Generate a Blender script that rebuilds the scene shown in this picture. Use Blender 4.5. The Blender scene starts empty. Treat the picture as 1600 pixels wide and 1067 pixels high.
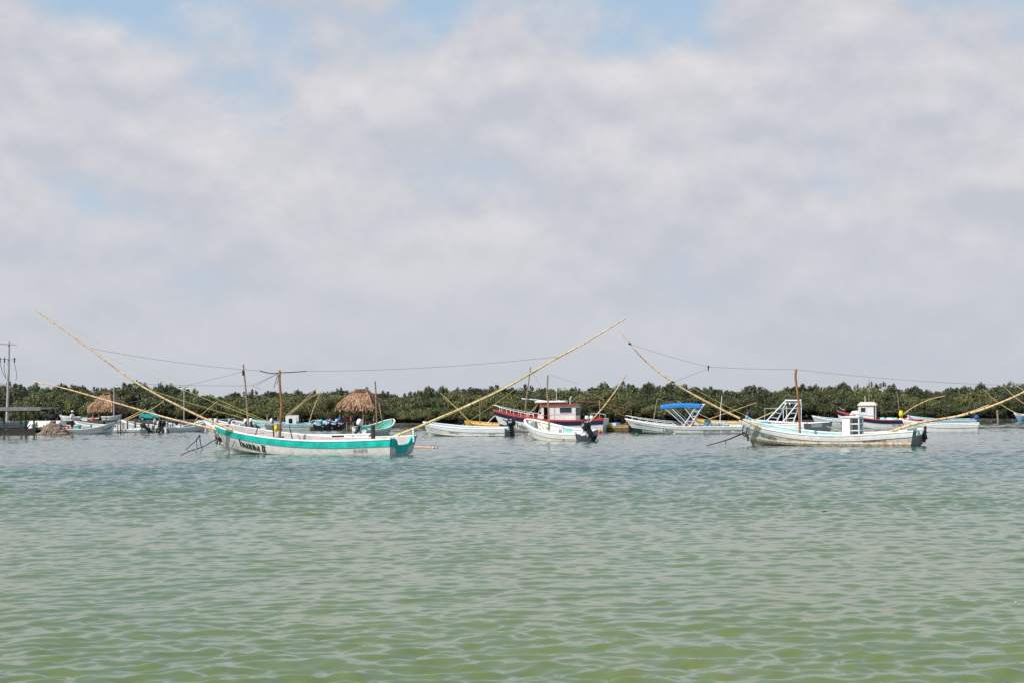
import bpy, bmesh, math, random
import numpy as np
from mathutils import Vector, Matrix, Euler
random.seed(7); np.random.seed(7)
R = math.radians; PI = math.pi
scene = bpy.context.scene
col = scene.collection

# ------------------------------------------------------------------ camera
F = 2400.0            # focal length in pixels of the 1600 px wide photograph
H = 2.1               # eye height over the water
YH = 632.0            # horizon row at the picture's centre column
ROLL = 0.0079
cam_d = bpy.data.cameras.new('camera')
cam = bpy.data.objects.new('camera', cam_d); col.objects.link(cam)
cam_d.sensor_width = 36.0; cam_d.lens = 36.0 * F / 1600.0
cam_d.shift_y = (YH - 533.5) / 1600.0
cam_d.clip_start = 0.1; cam_d.clip_end = 20000
cam.location = (0, 0, H); cam.rotation_euler = (PI / 2, ROLL, 0)
scene.camera = cam

# ------------------------------------------------------------------ light
SUN_EL, SUN_AZ = R(46), math.atan2(-0.80, -0.55)     # azimuth from +Y towards +X
sdir = Vector((math.sin(SUN_AZ) * math.cos(SUN_EL), math.cos(SUN_AZ) * math.cos(SUN_EL), math.sin(SUN_EL)))
sun_d = bpy.data.lights.new('sun', 'SUN'); sun_d.energy = 5.0; sun_d.angle = R(0.6); sun_d.color = (1, 0.95, 0.87)
sun = bpy.data.objects.new('sun', sun_d); col.objects.link(sun)
sun.rotation_euler = sdir.to_track_quat('Z', 'Y').to_euler(); sun.location = (-60, -40, 80)

world = bpy.data.worlds.new('World'); scene.world = world; world.use_nodes = True
wn, wl = world.node_tree.nodes, world.node_tree.links
wn.clear()
def N(nodes, t, **kw):
    n = nodes.new(t)
    for k, v in kw.items():
        if k == 'inp':
            for a, b in v.items(): n.inputs[a].default_value = b
        else: setattr(n, k, v)
    return n
def math_(nt, op, a, b=None, c=None, clamp=False):
    n = nt.nodes.new('ShaderNodeMath'); n.operation = op; n.use_clamp = clamp
    for i, v in enumerate((a, b, c)):
        if v is None: continue
        if isinstance(v, (int, float)): n.inputs[i].default_value = v
        else: nt.links.new(v, n.inputs[i])
    return n.outputs[0]
def mixc(nt, f, a, b, mode='MIX'):
    n = nt.nodes.new('ShaderNodeMix'); n.data_type = 'RGBA'; n.blend_type = mode
    for i, v in ((0, f), (6, a), (7, b)):
        if isinstance(v, (int, float)): n.inputs[i].default_value = v
        elif isinstance(v, tuple): n.inputs[i].default_value = (*v[:3], 1)
        else: nt.links.new(v, n.inputs[i])
    return n.outputs[2]
def ramp(nt, f, stops, interp='EASE'):
    n = nt.nodes.new('ShaderNodeValToRGB'); cr = n.color_ramp; cr.interpolation = interp
    while len(cr.elements) < len(stops): cr.elements.new(0.5)
    for e, (p, c) in zip(cr.elements, stops):
        e.position = p; e.color = (c, c, c, 1) if isinstance(c, (int, float)) else (*c[:3], 1)
    nt.links.new(f, n.inputs[0]); return n.outputs[0]
def noise(nt, vec, scale, detail=4, rough=0.5, dist=0.0, w=None):
    n = nt.nodes.new('ShaderNodeTexNoise'); n.inputs['Scale'].default_value = scale
    n.inputs['Detail'].default_value = detail; n.inputs['Roughness'].default_value = rough; n.inputs['Distortion'].default_value = dist
    if vec is not None: nt.links.new(vec, n.inputs['Vector'])
    return n.outputs[0]

def build_sky():
    nt = world.node_tree
    sky = N(wn, 'ShaderNodeTexSky', sky_type='NISHITA', sun_disc=False, sun_elevation=SUN_EL, sun_rotation=SUN_AZ,
            altitude=0, air_density=1.0, dust_density=1.0, ozone_density=1.5)
    tc = N(wn, 'ShaderNodeTexCoord'); sep = N(wn, 'ShaderNodeSeparateXYZ'); wl.new(tc.outputs['Generated'], sep.inputs[0])
    x, y, z = sep.outputs
    za = math_(nt, 'ABSOLUTE', z)
    def pvec(dz):                                   # cloud banks seen from the side: a little wider than tall
        c = N(wn, 'ShaderNodeCombineXYZ')
        wl.new(x, c.inputs[0]); wl.new(y, c.inputs[1]); wl.new(math_(nt, 'MULTIPLY_ADD', za, 1.5, dz), c.inputs[2])
        mp = N(wn, 'ShaderNodeMapping'); mp.inputs['Location'].default_value = CLOUD; wl.new(c.outputs[0], mp.inputs[0])
        return mp.outputs[0]
    p0, p1 = pvec(0.0), pvec(0.022)
    n0 = noise(nt, p0, 7.6, 9, 0.55, 0.0); n1 = noise(nt, p1, 7.6, 9, 0.55, 0.0)
    big = noise(nt, p0, 3.4, 3, 0.5)
    # haze and cloud low down, more and more open blue above
    hi = ramp(nt, za, [(0.205, 0.0), (0.31, 0.60), (0.5, 1.0)])
    d0 = math_(nt, 'SUBTRACT', math_(nt, 'ADD', math_(nt, 'MULTIPLY', n0, 0.62), math_(nt, 'MULTIPLY', big, 0.55)), math_(nt, 'MULTIPLY', hi, 0.33))
    cover = ramp(nt, d0, [(0.405, 0.0), (0.53, 1.0)])
    puff = ramp(nt, d0, [(0.50, 0.0), (0.72, 1.0)])
    lit = math_(nt, 'MULTIPLY_ADD', math_(nt, 'SUBTRACT', n0, n1), 3.9, math_(nt, 'MULTIPLY_ADD', puff, 0.34, 0.30), clamp=True)
    ccol = mixc(nt, lit, (0.560, 0.575, 0.632), (0.760, 0.738, 0.750))
    blue = mixc(nt, 1.0, sky.outputs[0], (0.110, 0.120, 0.124), 'MULTIPLY')
    high = ramp(nt, za, [(0.04, 0.0), (0.20, 0.50), (0.36, 1.0)])
    gap = mixc(nt, math_(nt, 'MULTIPLY_ADD', high, 0.36, 0.06), (0.470, 0.625, 0.790), blue)
    c1 = mixc(nt, math_(nt, 'MULTIPLY', cover, 0.95), gap, ccol)
    hz = ramp(nt, za, [(0.0, 0.92), (0.05, 0.60), (0.14, 0.10), (0.3, 0.0)])
    c2 = mixc(nt, hz, c1, (0.545, 0.578, 0.640))
    bg = N(wn, 'ShaderNodeBackground'); bg.inputs[1].default_value = 1.0
    wl.new(c2, bg.inputs[0])
    out = N(wn, 'ShaderNodeOutputWorld'); wl.new(bg.outputs[0], out.inputs[0])
CLOUD = (5.1655, 0.1180, 1.9506)
build_sky()
scene.view_settings.view_transform = 'Standard'; scene.view_settings.look = 'None'
scene.view_settings.exposure = 0.0; scene.view_settings.gamma = 1.0; scene.view_settings.use_curve_mapping = False
scene.cycles.max_bounces = 6; scene.cycles.transparent_max_bounces = 6
scene.cycles.use_denoising = True

# ------------------------------------------------------------------ photograph -> place
CR, SR = math.cos(ROLL), math.sin(ROLL)
def P(px, py, Y):
    u, v = (px - 800) / F, (YH - py) / F
    return Vector((Y * (u * CR + v * SR), Y, H + Y * (-u * SR + v * CR)))
def WY(px, py, z=0.0):                       # depth of a point at height z
    u, v = (px - 800) / F, (YH - py) / F
    return (z - H) / (-u * SR + v * CR)
def W(px, py, z=0.0): return P(px, py, WY(px, py, z))
def S(Y): return F / Y                       # pixels per metre

# ------------------------------------------------------------------ materials
_m = {}
def lin(c):
    return tuple(((v / 255) / 12.92 if v / 255 <= 0.04045 else ((v / 255 + 0.055) / 1.055) ** 2.4) for v in c)
def newmat(name):
    m = bpy.data.materials.new(name); m.use_nodes = True
    return m, m.node_tree, m.node_tree.nodes['Principled BSDF']
def paint(key, c, rough=0.45, var=0.16, grime=0.0, gcol=(0.20, 0.15, 0.07), scale=3.0, bump=0.0, metal=0.0, goff=0.0):
    """painted or plain surface: patchy wear, optional stain rising from the waterline"""
    if key in _m: return _m[key]
    m, nt, b = newmat(key)
    tc = nt.nodes.new('ShaderNodeTexCoord')
    o = tc.outputs['Object']
    n1 = noise(nt, o, scale, 6, 0.6); n2 = noise(nt, o, scale * 7, 4, 0.6)
    f = math_(nt, 'ADD', math_(nt, 'MULTIPLY', n1, 0.65), math_(nt, 'MULTIPLY', n2, 0.35))
    f = ramp(nt, f, [(0.36, 0.0), (0.66, 1.0)])
    dark = tuple(v * (1 - var * 1.6) for v in c); light = tuple(min(0.86, v * (1 + var * 0.5) + 0.01 * var) for v in c)
    cc = mixc(nt, f, dark, light)
    if grime > 0:
        sp = nt.nodes.new('ShaderNodeSeparateXYZ'); nt.links.new(o, sp.inputs[0])
        mp = nt.nodes.new('ShaderNodeMapping'); mp.inputs['Scale'].default_value = (2.2, 2.2, 0.35); nt.links.new(o, mp.inputs[0])
        ns = noise(nt, mp.outputs[0], 2.2, 7, 0.68)
        h0 = math_(nt, 'MULTIPLY_ADD', sp.outputs[2], -2.2, 0.62 + goff)
        g = math_(nt, 'ADD', h0, math_(nt, 'MULTIPLY', math_(nt, 'SUBTRACT', ns, 0.5), 2.6))
        g = math_(nt, 'MULTIPLY', ramp(nt, g, [(0.25, 0.0), (0.85, 1.0)]), grime, clamp=True)
        cc = mixc(nt, g, cc, gcol)
        st = ramp(nt, noise(nt, mp.outputs[0], 5.0, 5, 0.7), [(0.56, 0.0), (0.70, 1.0)])
        cc = mixc(nt, math_(nt, 'MULTIPLY', st, grime * 0.45), cc, tuple(0.6 * v for v in gcol))
    nt.links.new(cc, b.inputs['Base Color'])
    b.inputs['Roughness'].default_value = rough; b.inputs['Metallic'].default_value = metal
    if 'Specular IOR Level' in b.inputs: b.inputs['Specular IOR Level'].default_value = 0.35
    bp = nt.nodes.new('ShaderNodeBump'); bp.inputs['Strength'].default_value = 0.15 + bump; bp.inputs['Distance'].default_value = 0.01
    nt.links.new(n2, bp.inputs['Height']); nt.links.new(bp.outputs[0], b.inputs['Normal'])
    _m[key] = m; return m
def bamboo():
    if 'bamboo' in _m: return _m['bamboo']
    m, nt, b = newmat('bamboo'); tc = nt.nodes.new('ShaderNodeTexCoord')
    n1 = noise(nt, tc.outputs['Object'], 1.1, 5, 0.6)
    cc = ramp(nt, n1, [(0.3, (0.40, 0.24, 0.11)), (0.5, (0.62, 0.42, 0.20)), (0.7, (0.70, 0.56, 0.34))], 'LINEAR')
    n2 = noise(nt, tc.outputs['Object'], 14, 3, 0.6)
    cc = mixc(nt, ramp(nt, n2, [(0.60, 0.0), (0.72, 0.5)]), cc, (0.18, 0.10, 0.04))
    nt.links.new(cc, b.inputs['Base Color']); b.inputs['Roughness'].default_value = 0.5
    _m['bamboo'] = m; return m
def leafmat(key, dark, mid, tip):
    if key in _m: return _m[key]
    m, nt, b = newmat(key); tc = nt.nodes.new('ShaderNodeTexCoord'); oi = nt.nodes.new('ShaderNodeObjectInfo')
    gm = nt.nodes.new('ShaderNodeNewGeometry')
    rnd = gm.outputs['Random Per Island']; n3 = noise(nt, gm.outputs['Position'], 0.22, 3, 0.6)
    n1 = noise(nt, tc.outputs['Object'], 1.3, 3, 0.6)
    f = math_(nt, 'ADD', math_(nt, 'MULTIPLY', rnd, 0.38), math_(nt, 'ADD', math_(nt, 'MULTIPLY', n1, 0.40), math_(nt, 'MULTIPLY', math_(nt, 'SUBTRACT', n3, 0.25), 0.55)))
    cc = ramp(nt, f, [(0.18, dark), (0.55, mid), (0.92, tip)], 'LINEAR')
    hs = nt.nodes.new('ShaderNodeHueSaturation'); nt.links.new(cc, hs.inputs['Color'])
    nt.links.new(math_(nt, 'MULTIPLY_ADD', oi.outputs['Random'], 0.035, 0.482), hs.inputs['Hue'])
    nt.links.new(math_(nt, 'MULTIPLY_ADD', oi.outputs['Random'], 0.55, 0.72), hs.inputs['Value'])
    nt.links.new(hs.outputs[0], b.inputs['Base Color']); b.inputs['Roughness'].default_value = 0.55
    tr = nt.nodes.new('ShaderNodeBsdfTranslucent'); nt.links.new(hs.outputs[0], tr.inputs[0])
    mx = nt.nodes.new('ShaderNodeMixShader'); mx.inputs[0].default_value = 0.22
    nt.links.new(b.outputs[0], mx.inputs[1]); nt.links.new(tr.outputs[0], mx.inputs[2])
    nt.links.new(mx.outputs[0], nt.nodes['Material Output'].inputs[0])
    _m[key] = m; return m
def thatchmat():
    if 'thatch' in _m: return _m['thatch']
    m, nt, b = newmat('thatch'); gm = nt.nodes.new('ShaderNodeNewGeometry'); tc = nt.nodes.new('ShaderNodeTexCoord')
    n1 = noise(nt, tc.outputs['Object'], 3.2, 5, 0.65)
    f = math_(nt, 'ADD', math_(nt, 'MULTIPLY', gm.outputs['Random Per Island'], 0.65), math_(nt, 'MULTIPLY', math_(nt, 'SUBTRACT', n1, 0.2), 0.75))
    cc = ramp(nt, f, [(0.12, (0.055, 0.028, 0.018)), (0.5, (0.235, 0.122, 0.070)), (0.95, (0.47, 0.285, 0.175))], 'LINEAR')
    nt.links.new(cc, b.inputs['Base Color']); b.inputs['Roughness'].default_value = 0.85
    _m['thatch'] = m; return m
def glassmat():
    if 'glass' in _m: return _m['glass']
    m, nt, b = newmat('window glass'); b.inputs['Base Color'].default_value = (0.03, 0.04, 0.05, 1)
    b.inputs['Roughness'].default_value = 0.08; _m['glass'] = m; return m

WHITE = paint('white gelcoat', (0.81, 0.80, 0.79), 0.35, 0.07)
HULLW = paint('hull white worn', (0.70, 0.69, 0.66), 0.45, 0.12, 0.45, (0.36, 0.31, 0.18))
HULLR = paint('hull white rusty', (0.56, 0.54, 0.50), 0.5, 0.24, 0.85, (0.30, 0.22, 0.12), scale=2.0, goff=.12)
HULLC = paint('hull white clean', (0.75, 0.74, 0.73), 0.4, 0.09, 0.35, (0.45, 0.38, 0.24))
BANDW = paint('gunwale white worn', (0.82, 0.80, 0.77), 0.45, 0.12)
TEAL = paint('teal paint', (0.008, 0.62, 0.53), 0.45, 0.22, scale=2.6)
LINER = paint('liner pale', (0.68, 0.65, 0.63), 0.55, 0.12)
GREYL = paint('liner grey', (0.34, 0.35, 0.36), 0.6, 0.14)
MINT = paint('mint paint', (0.16, 0.62, 0.50), 0.5, 0.14)
AQUA = paint('aqua paint', (0.38, 0.62, 0.62), 0.5, 0.14)
PBLUE = paint('pale blue paint', (0.45, 0.64, 0.74), 0.5, 0.12)
SKYB = paint('sky blue paint', (0.22, 0.46, 0.70), 0.5, 0.12)
RED = paint('red paint', (0.56, 0.05, 0.028), 0.45, 0.16)
NAVY = paint('navy paint', (0.012, 0.022, 0.085), 0.45, 0.16)
YELL = paint('yellow paint', (0.78, 0.42, 0.015), 0.45, 0.14)
DGREEN = paint('dark green paint', (0.010, 0.055, 0.045), 0.5, 0.16)
GREENP = paint('green post paint', (0.015, 0.085, 0.03), 0.5, 0.16)
BLACK = paint('black plastic', (0.012, 0.012, 0.014), 0.3, 0.15)
CHAR = paint('charcoal', (0.035, 0.036, 0.04), 0.5, 0.2)
STEEL = paint('galvanised tube', (0.55, 0.56, 0.57), 0.35, 0.08, metal=0.55)
ALUW = paint('white tube', (0.78, 0.79, 0.80), 0.35, 0.06)
TARP = paint('blue canvas', (0.015, 0.20, 0.62), 0.7, 0.14)
WOOD = paint('weathered wood', (0.17, 0.125, 0.09), 0.8, 0.3, scale=5, bump=0.3)
WOODL = paint('pale wood pole', (0.34, 0.25, 0.16), 0.75, 0.28, scale=4, bump=0.3)
WOODR = paint('reddish mast wood', (0.36, 0.17, 0.07), 0.7, 0.28, scale=4, bump=0.3)
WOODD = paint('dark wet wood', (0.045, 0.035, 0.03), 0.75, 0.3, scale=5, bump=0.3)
ROPE = paint('dark rope', (0.035, 0.033, 0.035), 0.85, 0.2)
WIRE = paint('grey wire', (0.16, 0.16, 0.17), 0.6, 0.1)
LINEY = paint('yellow green line', (0.50, 0.52, 0.14), 0.6, 0.12)
ROPEW = paint('pale rope', (0.62, 0.56, 0.46), 0.8, 0.15)
CONC = paint('concrete', (0.20, 0.185, 0.165), 0.85, 0.25, scale=1.2, bump=0.3)
ROCK = paint('rock', (0.24, 0.18, 0.13), 0.85, 0.3, scale=2, bump=0.4)
SANDM = paint('shore mud', (0.065, 0.052, 0.04), 0.9, 0.3, scale=0.6, bump=0.3)
POLEC = paint('pole concrete', (0.46, 0.40, 0.38), 0.7, 0.14)
TRUNK = paint('mangrove bark', (0.24, 0.21, 0.18), 0.85, 0.3, scale=6, bump=0.4)
INK = paint('black lettering', (0.012, 0.012, 0.014), 0.5, 0.05)
REDI = paint('dark red lettering', (0.10, 0.015, 0.02), 0.5, 0.1)
CHROME = paint('motor silver', (0.42, 0.43, 0.45), 0.3, 0.1, metal=0.3)
ORANGE = paint('orange plastic', (0.80, 0.22, 0.02), 0.5, 0.1)
TURQ = paint('turquoise paint', (0.02, 0.46, 0.46), 0.4, 0.1)
BLUEB = paint('blue plastic', (0.02, 0.11, 0.50), 0.4, 0.1)
VIOL = paint('violet cloth', (0.22, 0.20, 0.55), 0.8, 0.2)
SKIN = paint('skin', (0.30, 0.15, 0.085), 0.6, 0.08)
SHIRT = paint('white shirt', (0.72, 0.71, 0.75), 0.85, 0.08)
ROOFG = paint('grey roof sheet', (0.24, 0.245, 0.26), 0.6, 0.2)
PINKW = paint('pinkish cabin white', (0.75, 0.70, 0.69), 0.5, 0.10)
CREAM = paint('cream roof', (0.70, 0.58, 0.47), 0.55, 0.12)
MINTP = paint('pale mint', (0.62, 0.80, 0.66), 0.5, 0.1)
GRIMY = paint('grimy transom', (0.30, 0.29, 0.26), 0.6, 0.3, 0.9, (0.07, 0.06, 0.035), scale=4)
NODE = paint('cane node', (0.34, 0.20, 0.08), 0.6, 0.3)
BAM, THATCH, GLASS = bamboo(), thatchmat(), glassmat()

# ------------------------------------------------------------------ mesh helpers
class MB:
    def __init__(s): s.v, s.f = [], []
    def add(s, vs, fs):
        k = len(s.v); s.v += [tuple(v) for v in vs]; s.f += [tuple(i + k for i in f) for f in fs]; return s
    def box(s, c, d, rot=None):
        hx, hy, hz = d[0] / 2, d[1] / 2, d[2] / 2
        vs = [Vector((x, y, z)) for x in (-hx, hx) for y in (-hy, hy) for z in (-hz, hz)]
        if rot is not None: vs = [rot @ v for v in vs]
        c = Vector(c)
        return s.add([v + c for v in vs], [(0, 1, 3, 2), (4, 6, 7, 5), (0, 4, 5, 1), (2, 3, 7, 6), (0, 2, 6, 4), (1, 5, 7, 3)])
    def hexa(s, p):   # 8 points: bottom 4 (ccw), top 4
        return s.add(p, [(3, 2, 1, 0), (4, 5, 6, 7), (0, 1, 5, 4), (1, 2, 6, 5), (2, 3, 7, 6), (3, 0, 4, 7)])
    def loft(s, rings, cap=True):
        n = len(rings[0]); k = len(s.v); vs = [v for r in rings for v in r]; fs = []
        for i in range(len(rings) - 1):
            for j in range(n): fs.append((i * n + j, i * n + (j + 1) % n, (i + 1) * n + (j + 1) % n, (i + 1) * n + j))
        if cap: fs += [tuple(range(n - 1, -1, -1)), tuple((len(rings) - 1) * n + j for j in range(n))]
        return s.add(vs, fs)
    def tube(s, pts, r, n=7, cap=True):
        pts = [Vector(p) for p in pts]; m = len(pts)
        rs = r if isinstance(r, (list, tuple)) else [r] * m
        rings = []; up0 = None
        for i, p in enumerate(pts):
            t = (pts[min(i + 1, m - 1)] - pts[max(i - 1, 0)]).normalized()
            a = up0 if up0 is not None else (Vector((0, 0, 1)) if abs(t.z) < 0.9 else Vector((1, 0, 0)))
            b = t.cross(a).normalized(); a2 = b.cross(t).normalized(); up0 = a2
            rings.append([p + (a2 * math.cos(q) + b * math.sin(q)) * rs[i] for q in [2 * PI * k / n for k in range(n)]])
        return s.loft(rings, cap)
    def strip(s, A, B):
        n = len(A); return s.add(list(A) + list(B), [(i, i + 1, n + i + 1, n + i) for i in range(n - 1)])
    def build(s, name, mat, parent=None, smooth=False):
        me = bpy.data.meshes.new(name); me.from_pydata(s.v, [], s.f)
        bm = bmesh.new(); bm.from_mesh(me); bmesh.ops.recalc_face_normals(bm, faces=bm.faces); bm.to_mesh(me); bm.free()
        me.materials.append(mat)
        if smooth:
            me.shade_smooth()
            try: me.set_sharp_from_angle(angle=R(40))
            except Exception: pass
        o = bpy.data.objects.new(name, me); col.objects.link(o)
        if parent is not None: o.parent = parent
        return o
MAT = {}
def tag(o, label=None, cat=None, group=None, kind=None):
    for k, v in (('label', label), ('category', cat), ('group', group), ('kind', kind)):
        if v: o[k] = v
    return o
def thing(name, label, cat, loc=(0, 0, 0), rz=0.0, heel=0.0, trim=0.0, group=None):
    o = bpy.data.objects.new(name, None); col.objects.link(o); o.empty_display_size = 0.2
    o.location = loc; o.rotation_euler = (heel, trim, rz)
    MAT[o.name] = (Matrix.Translation(Vector(loc)) @ Euler((heel, trim, rz)).to_matrix().to_4x4()).inverted()
    return tag(o, label, cat, group)
def loc(root, p): return MAT[root.name] @ Vector(p)
def catmull(pts, k=6):
    pts = [Vector(p) for p in pts]
    if len(pts) < 3:
        return [pts[0].lerp(pts[-1], i / k) for i in range(k + 1)]
    q = [pts[0] * 2 - pts[1]] + pts + [pts[-1] * 2 - pts[-2]]; out = []
    for i in range(1, len(q) - 2):
        for j in range(k):
            t = j / k; a, b, c, d = q[i - 1], q[i], q[i + 1], q[i + 2]
            out.append(0.5 * ((2 * b) + (c - a) * t + (2 * a - 5 * b + 4 * c - d) * t * t + (3 * b - a - 3 * c + d) * t ** 3))
    out.append(pts[-1]); return out
def rod(root, name, pts, r0, r1, mat, k=6, n=7, knots=False, wob=0.0):
    """round pole / rope / wire through world points, as a part of root"""
    c = catmull(pts, k)
    if wob: c = [p + Vector((random.uniform(-wob, wob), random.uniform(-wob, wob), random.uniform(-wob, wob))) for p in c]
    lc = [loc(root, p) for p in c] if root is not None else c
    m = MB(); rs = [r0 + (r1 - r0) * i / (len(lc) - 1) for i in range(len(lc))]
    m.tube(lc, rs, n)
    if knots:
        kn = MB()
    if knots:                                   # bamboo nodes
        tot = 0.0; nxt = 0.35
        for a, b, ra in zip(lc, lc[1:], rs):
            d = (b - a).length
            while nxt < tot + d:
                t = (nxt - tot) / d; p = a.lerp(b, t); q = (b - a).normalized() * 0.022
                kn.tube([p - q, p, p + q], [ra * 1.01, ra * 1.14, ra * 1.01], n); nxt += random.uniform(.36, .50)
            tot += d
        o = m.build(name, mat, root, True); kn.build('cane_nodes', NODE, o, True); return o
    return m.build(name, mat, root, True)
def sag(a, b, s, n=8):
    a, b = Vector(a), Vector(b)
    return [a.lerp(b, i / n) - Vector((0, 0, 4 * s * (i / n) * (1 - i / n))) for i in range(n + 1)]

# ------------------------------------------------------------------ lettering
def text_polys(txt, size, squeeze=1.0, shear=0.0):
    cu = bpy.data.curves.new('lettering_tmp', 'FONT'); cu.body = txt; cu.size = size; cu.shear = shear; cu.resolution_u = 3
    ob = bpy.data.objects.new('lettering_tmp', cu); col.objects.link(ob)
    dg = bpy.context.evaluated_depsgraph_get(); me = bpy.data.meshes.new_from_object(ob.evaluated_get(dg))
    vs = [(v.co.x * squeeze, v.co.y) for v in me.vertices]; fs = [tuple(p.vertices) for p in me.polygons]
    bpy.data.objects.remove(ob); bpy.data.curves.remove(cu); bpy.data.meshes.remove(me)
    return vs, fs
def lettering(root, polys, mapper, mat, name='lettering', label=None):
    vs, fs = polys; m = MB(); m.add([mapper(u, v) for u, v in vs], fs)
    me = bpy.data.meshes.new(name); me.from_pydata(m.v, [], m.f); me.materials.append(mat)
    o = bpy.data.objects.new(name, me); col.objects.link(o); o.parent = root
    if label: o['label'] = label
    return o
def blackletter():
    """'Ivanna II' in heavy broken letters: each stroke a slanted bar; x-height 1"""
    vs, fs = [], []
    def st(x0, y0, x1, y1, w):
        k = len(vs); vs.extend([(x0, y0), (x0 + w, y0), (x1 + w, y1), (x1, y1)]); fs.append((k, k + 1, k + 2, k + 3))
    def dia(x, y, w, h):
        k = len(vs); vs.extend([(x, y), (x + w / 2, y - h), (x + w, y), (x + w / 2, y + h)]); fs.append((k, k + 1, k + 2, k + 3))
    w = 0.25
    x = 0.0                                                  # I
    st(x, 0.12, x - 0.02, 1.45, w); dia(x - 0.10, 1.45, 0.42, 0.16); dia(x - 0.06, 0.10, 0.36, 0.14)
    x = 0.52                                                 # v
    st(x + 0.10, 0.10, x - 0.02, 1.0, w); st(x + 0.42, 0.14, x + 0.46, 0.95, w); st(x + 0.12, -0.05, x + 0.50, 0.20, 0.2); dia(x - 0.1, 1.0, 0.36, 0.13)
    def a(x):
        st(x, 0.10, x, 0.62, w); st(x + 0.40, 0.05, x + 0.38, 1.0, w); st(x + 0.0, 0.86, x + 0.42, 1.0, 0.2)
        st(x + 0.06, 0.56, x + 0.40, 0.72, 0.12); dia(x - 0.02, 0.08, 0.34, 0.13); dia(x + 0.36, 0.06, 0.4, 0.12)
    def n(x):
        st(x, 0.05, x, 1.0, w); st(x + 0.44, 0.10, x + 0.42, 0.90, w); st(x + 0.12, 0.80, x + 0.46, 1.0, 0.2)
        dia(x - 0.08, 1.0, 0.38, 0.13); dia(x - 0.06, 0.06, 0.36, 0.12); dia(x + 0.38, 0.06, 0.38, 0.12)
    a(1.42); n(2.34); n(3.28); a(4.24)
    for x in (5.55, 6.0):
        st(x, 0.0, x, 1.18, w); 
    st(5.42, 1.10, 5.42, 1.24, 0.97); st(5.42, -0.06, 5.42, 0.08, 0.97)
    return vs, fs

# ------------------------------------------------------------------ boats
def sm(a, b, x): t = max(0, min(1, (x - a) / (b - a))); return t * t * (3 - 2 * t)
class Hull:
    def __init__(s, L, B, mid, bow, stern, rake=0.8, tf=0.9, band=0.26, zk=-0.2, pw=2.3, pq=0.8, trake=0.12, low=0.33, chine=0.05):
        s.L, s.B, s.mid, s.bow, s.stern, s.rake, s.tf, s.band, s.k, s.pw, s.pq, s.tr, s.low, s.ch = L, B, mid, bow, stern, rake, tf, band, zk, pw, pq, trake, low, chine
    def u(s, t): return max(0.0, (t - 0.40) / 0.60)
    def bs(s, t):
        b = s.B / 2
        if t < 0.4: return b * (s.tf + (1 - s.tf) * math.sin(PI / 2 * t / 0.4))
        return max(0.035, b * (1 - s.u(t) ** s.pw) ** s.pq)
    def zs(s, t):
        if t > s.low: return s.mid + (s.bow - s.mid) * ((t - s.low) / (1 - s.low)) ** 2
        return s.mid + (s.stern - s.mid) * ((s.low - t) / s.low) ** 1.6
    def bc(s, t): return s.bs(t) * (0.88 - 0.42 * s.u(t) ** 3)
    def zc(s, t): return s.ch + s.bow * 0.24 * s.u(t) ** 2.6
    def y(s, t, z):
        zc, zs = s.zc(t), s.zs(t)
        if z >= zc: return s.bc(t) + (s.bs(t) - s.bc(t)) * max(0, min(1, (z - zc) / (zs - zc))) ** 0.8
        return s.bc(t) * max(0, (z - s.k) / (zc - s.k))
    def x(s, t, z):
        v = max(0, min(1, (z - s.k) / (s.zs(t) - s.k)))
        return (t - 0.5) * s.L - s.rake * (1 - v) ** 1.15 * sm(0.5, 1, t) - s.tr * v * max(0, 1 - t / 0.1)
    def pt(s, t, z, side=1, off=0.0): return (s.x(t, z), side * (s.y(t, z) + off), z)
    def solve(s, x, z):
        a, b = 0.0, 1.0
        for _ in range(30):
            m = (a + b) / 2
            if s.x(m, z) < x: a = m
            else: b = m
        return (a + b) / 2
    def mapper(s, x0, drop, side=1, off=0.024, band=0.0, k=1.0):
        """text coordinate -> hull side, running aft from x0 on the port side, following the sheer"""
        def f(u, v):
            xx = x0 - side * u
            t = s.solve(xx, s.mid * 0.6); z = s.zs(t) - drop + v
            t = s.solve(xx, z)
            return (xx, side * (s.y(t, z) + off), z)
        return f
TS = [0, .03, .07, .12, .2, .28, .36, .44, .52, .6, .67, .74, .8, .85, .89, .92, .95, .975, 1.0]
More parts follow.
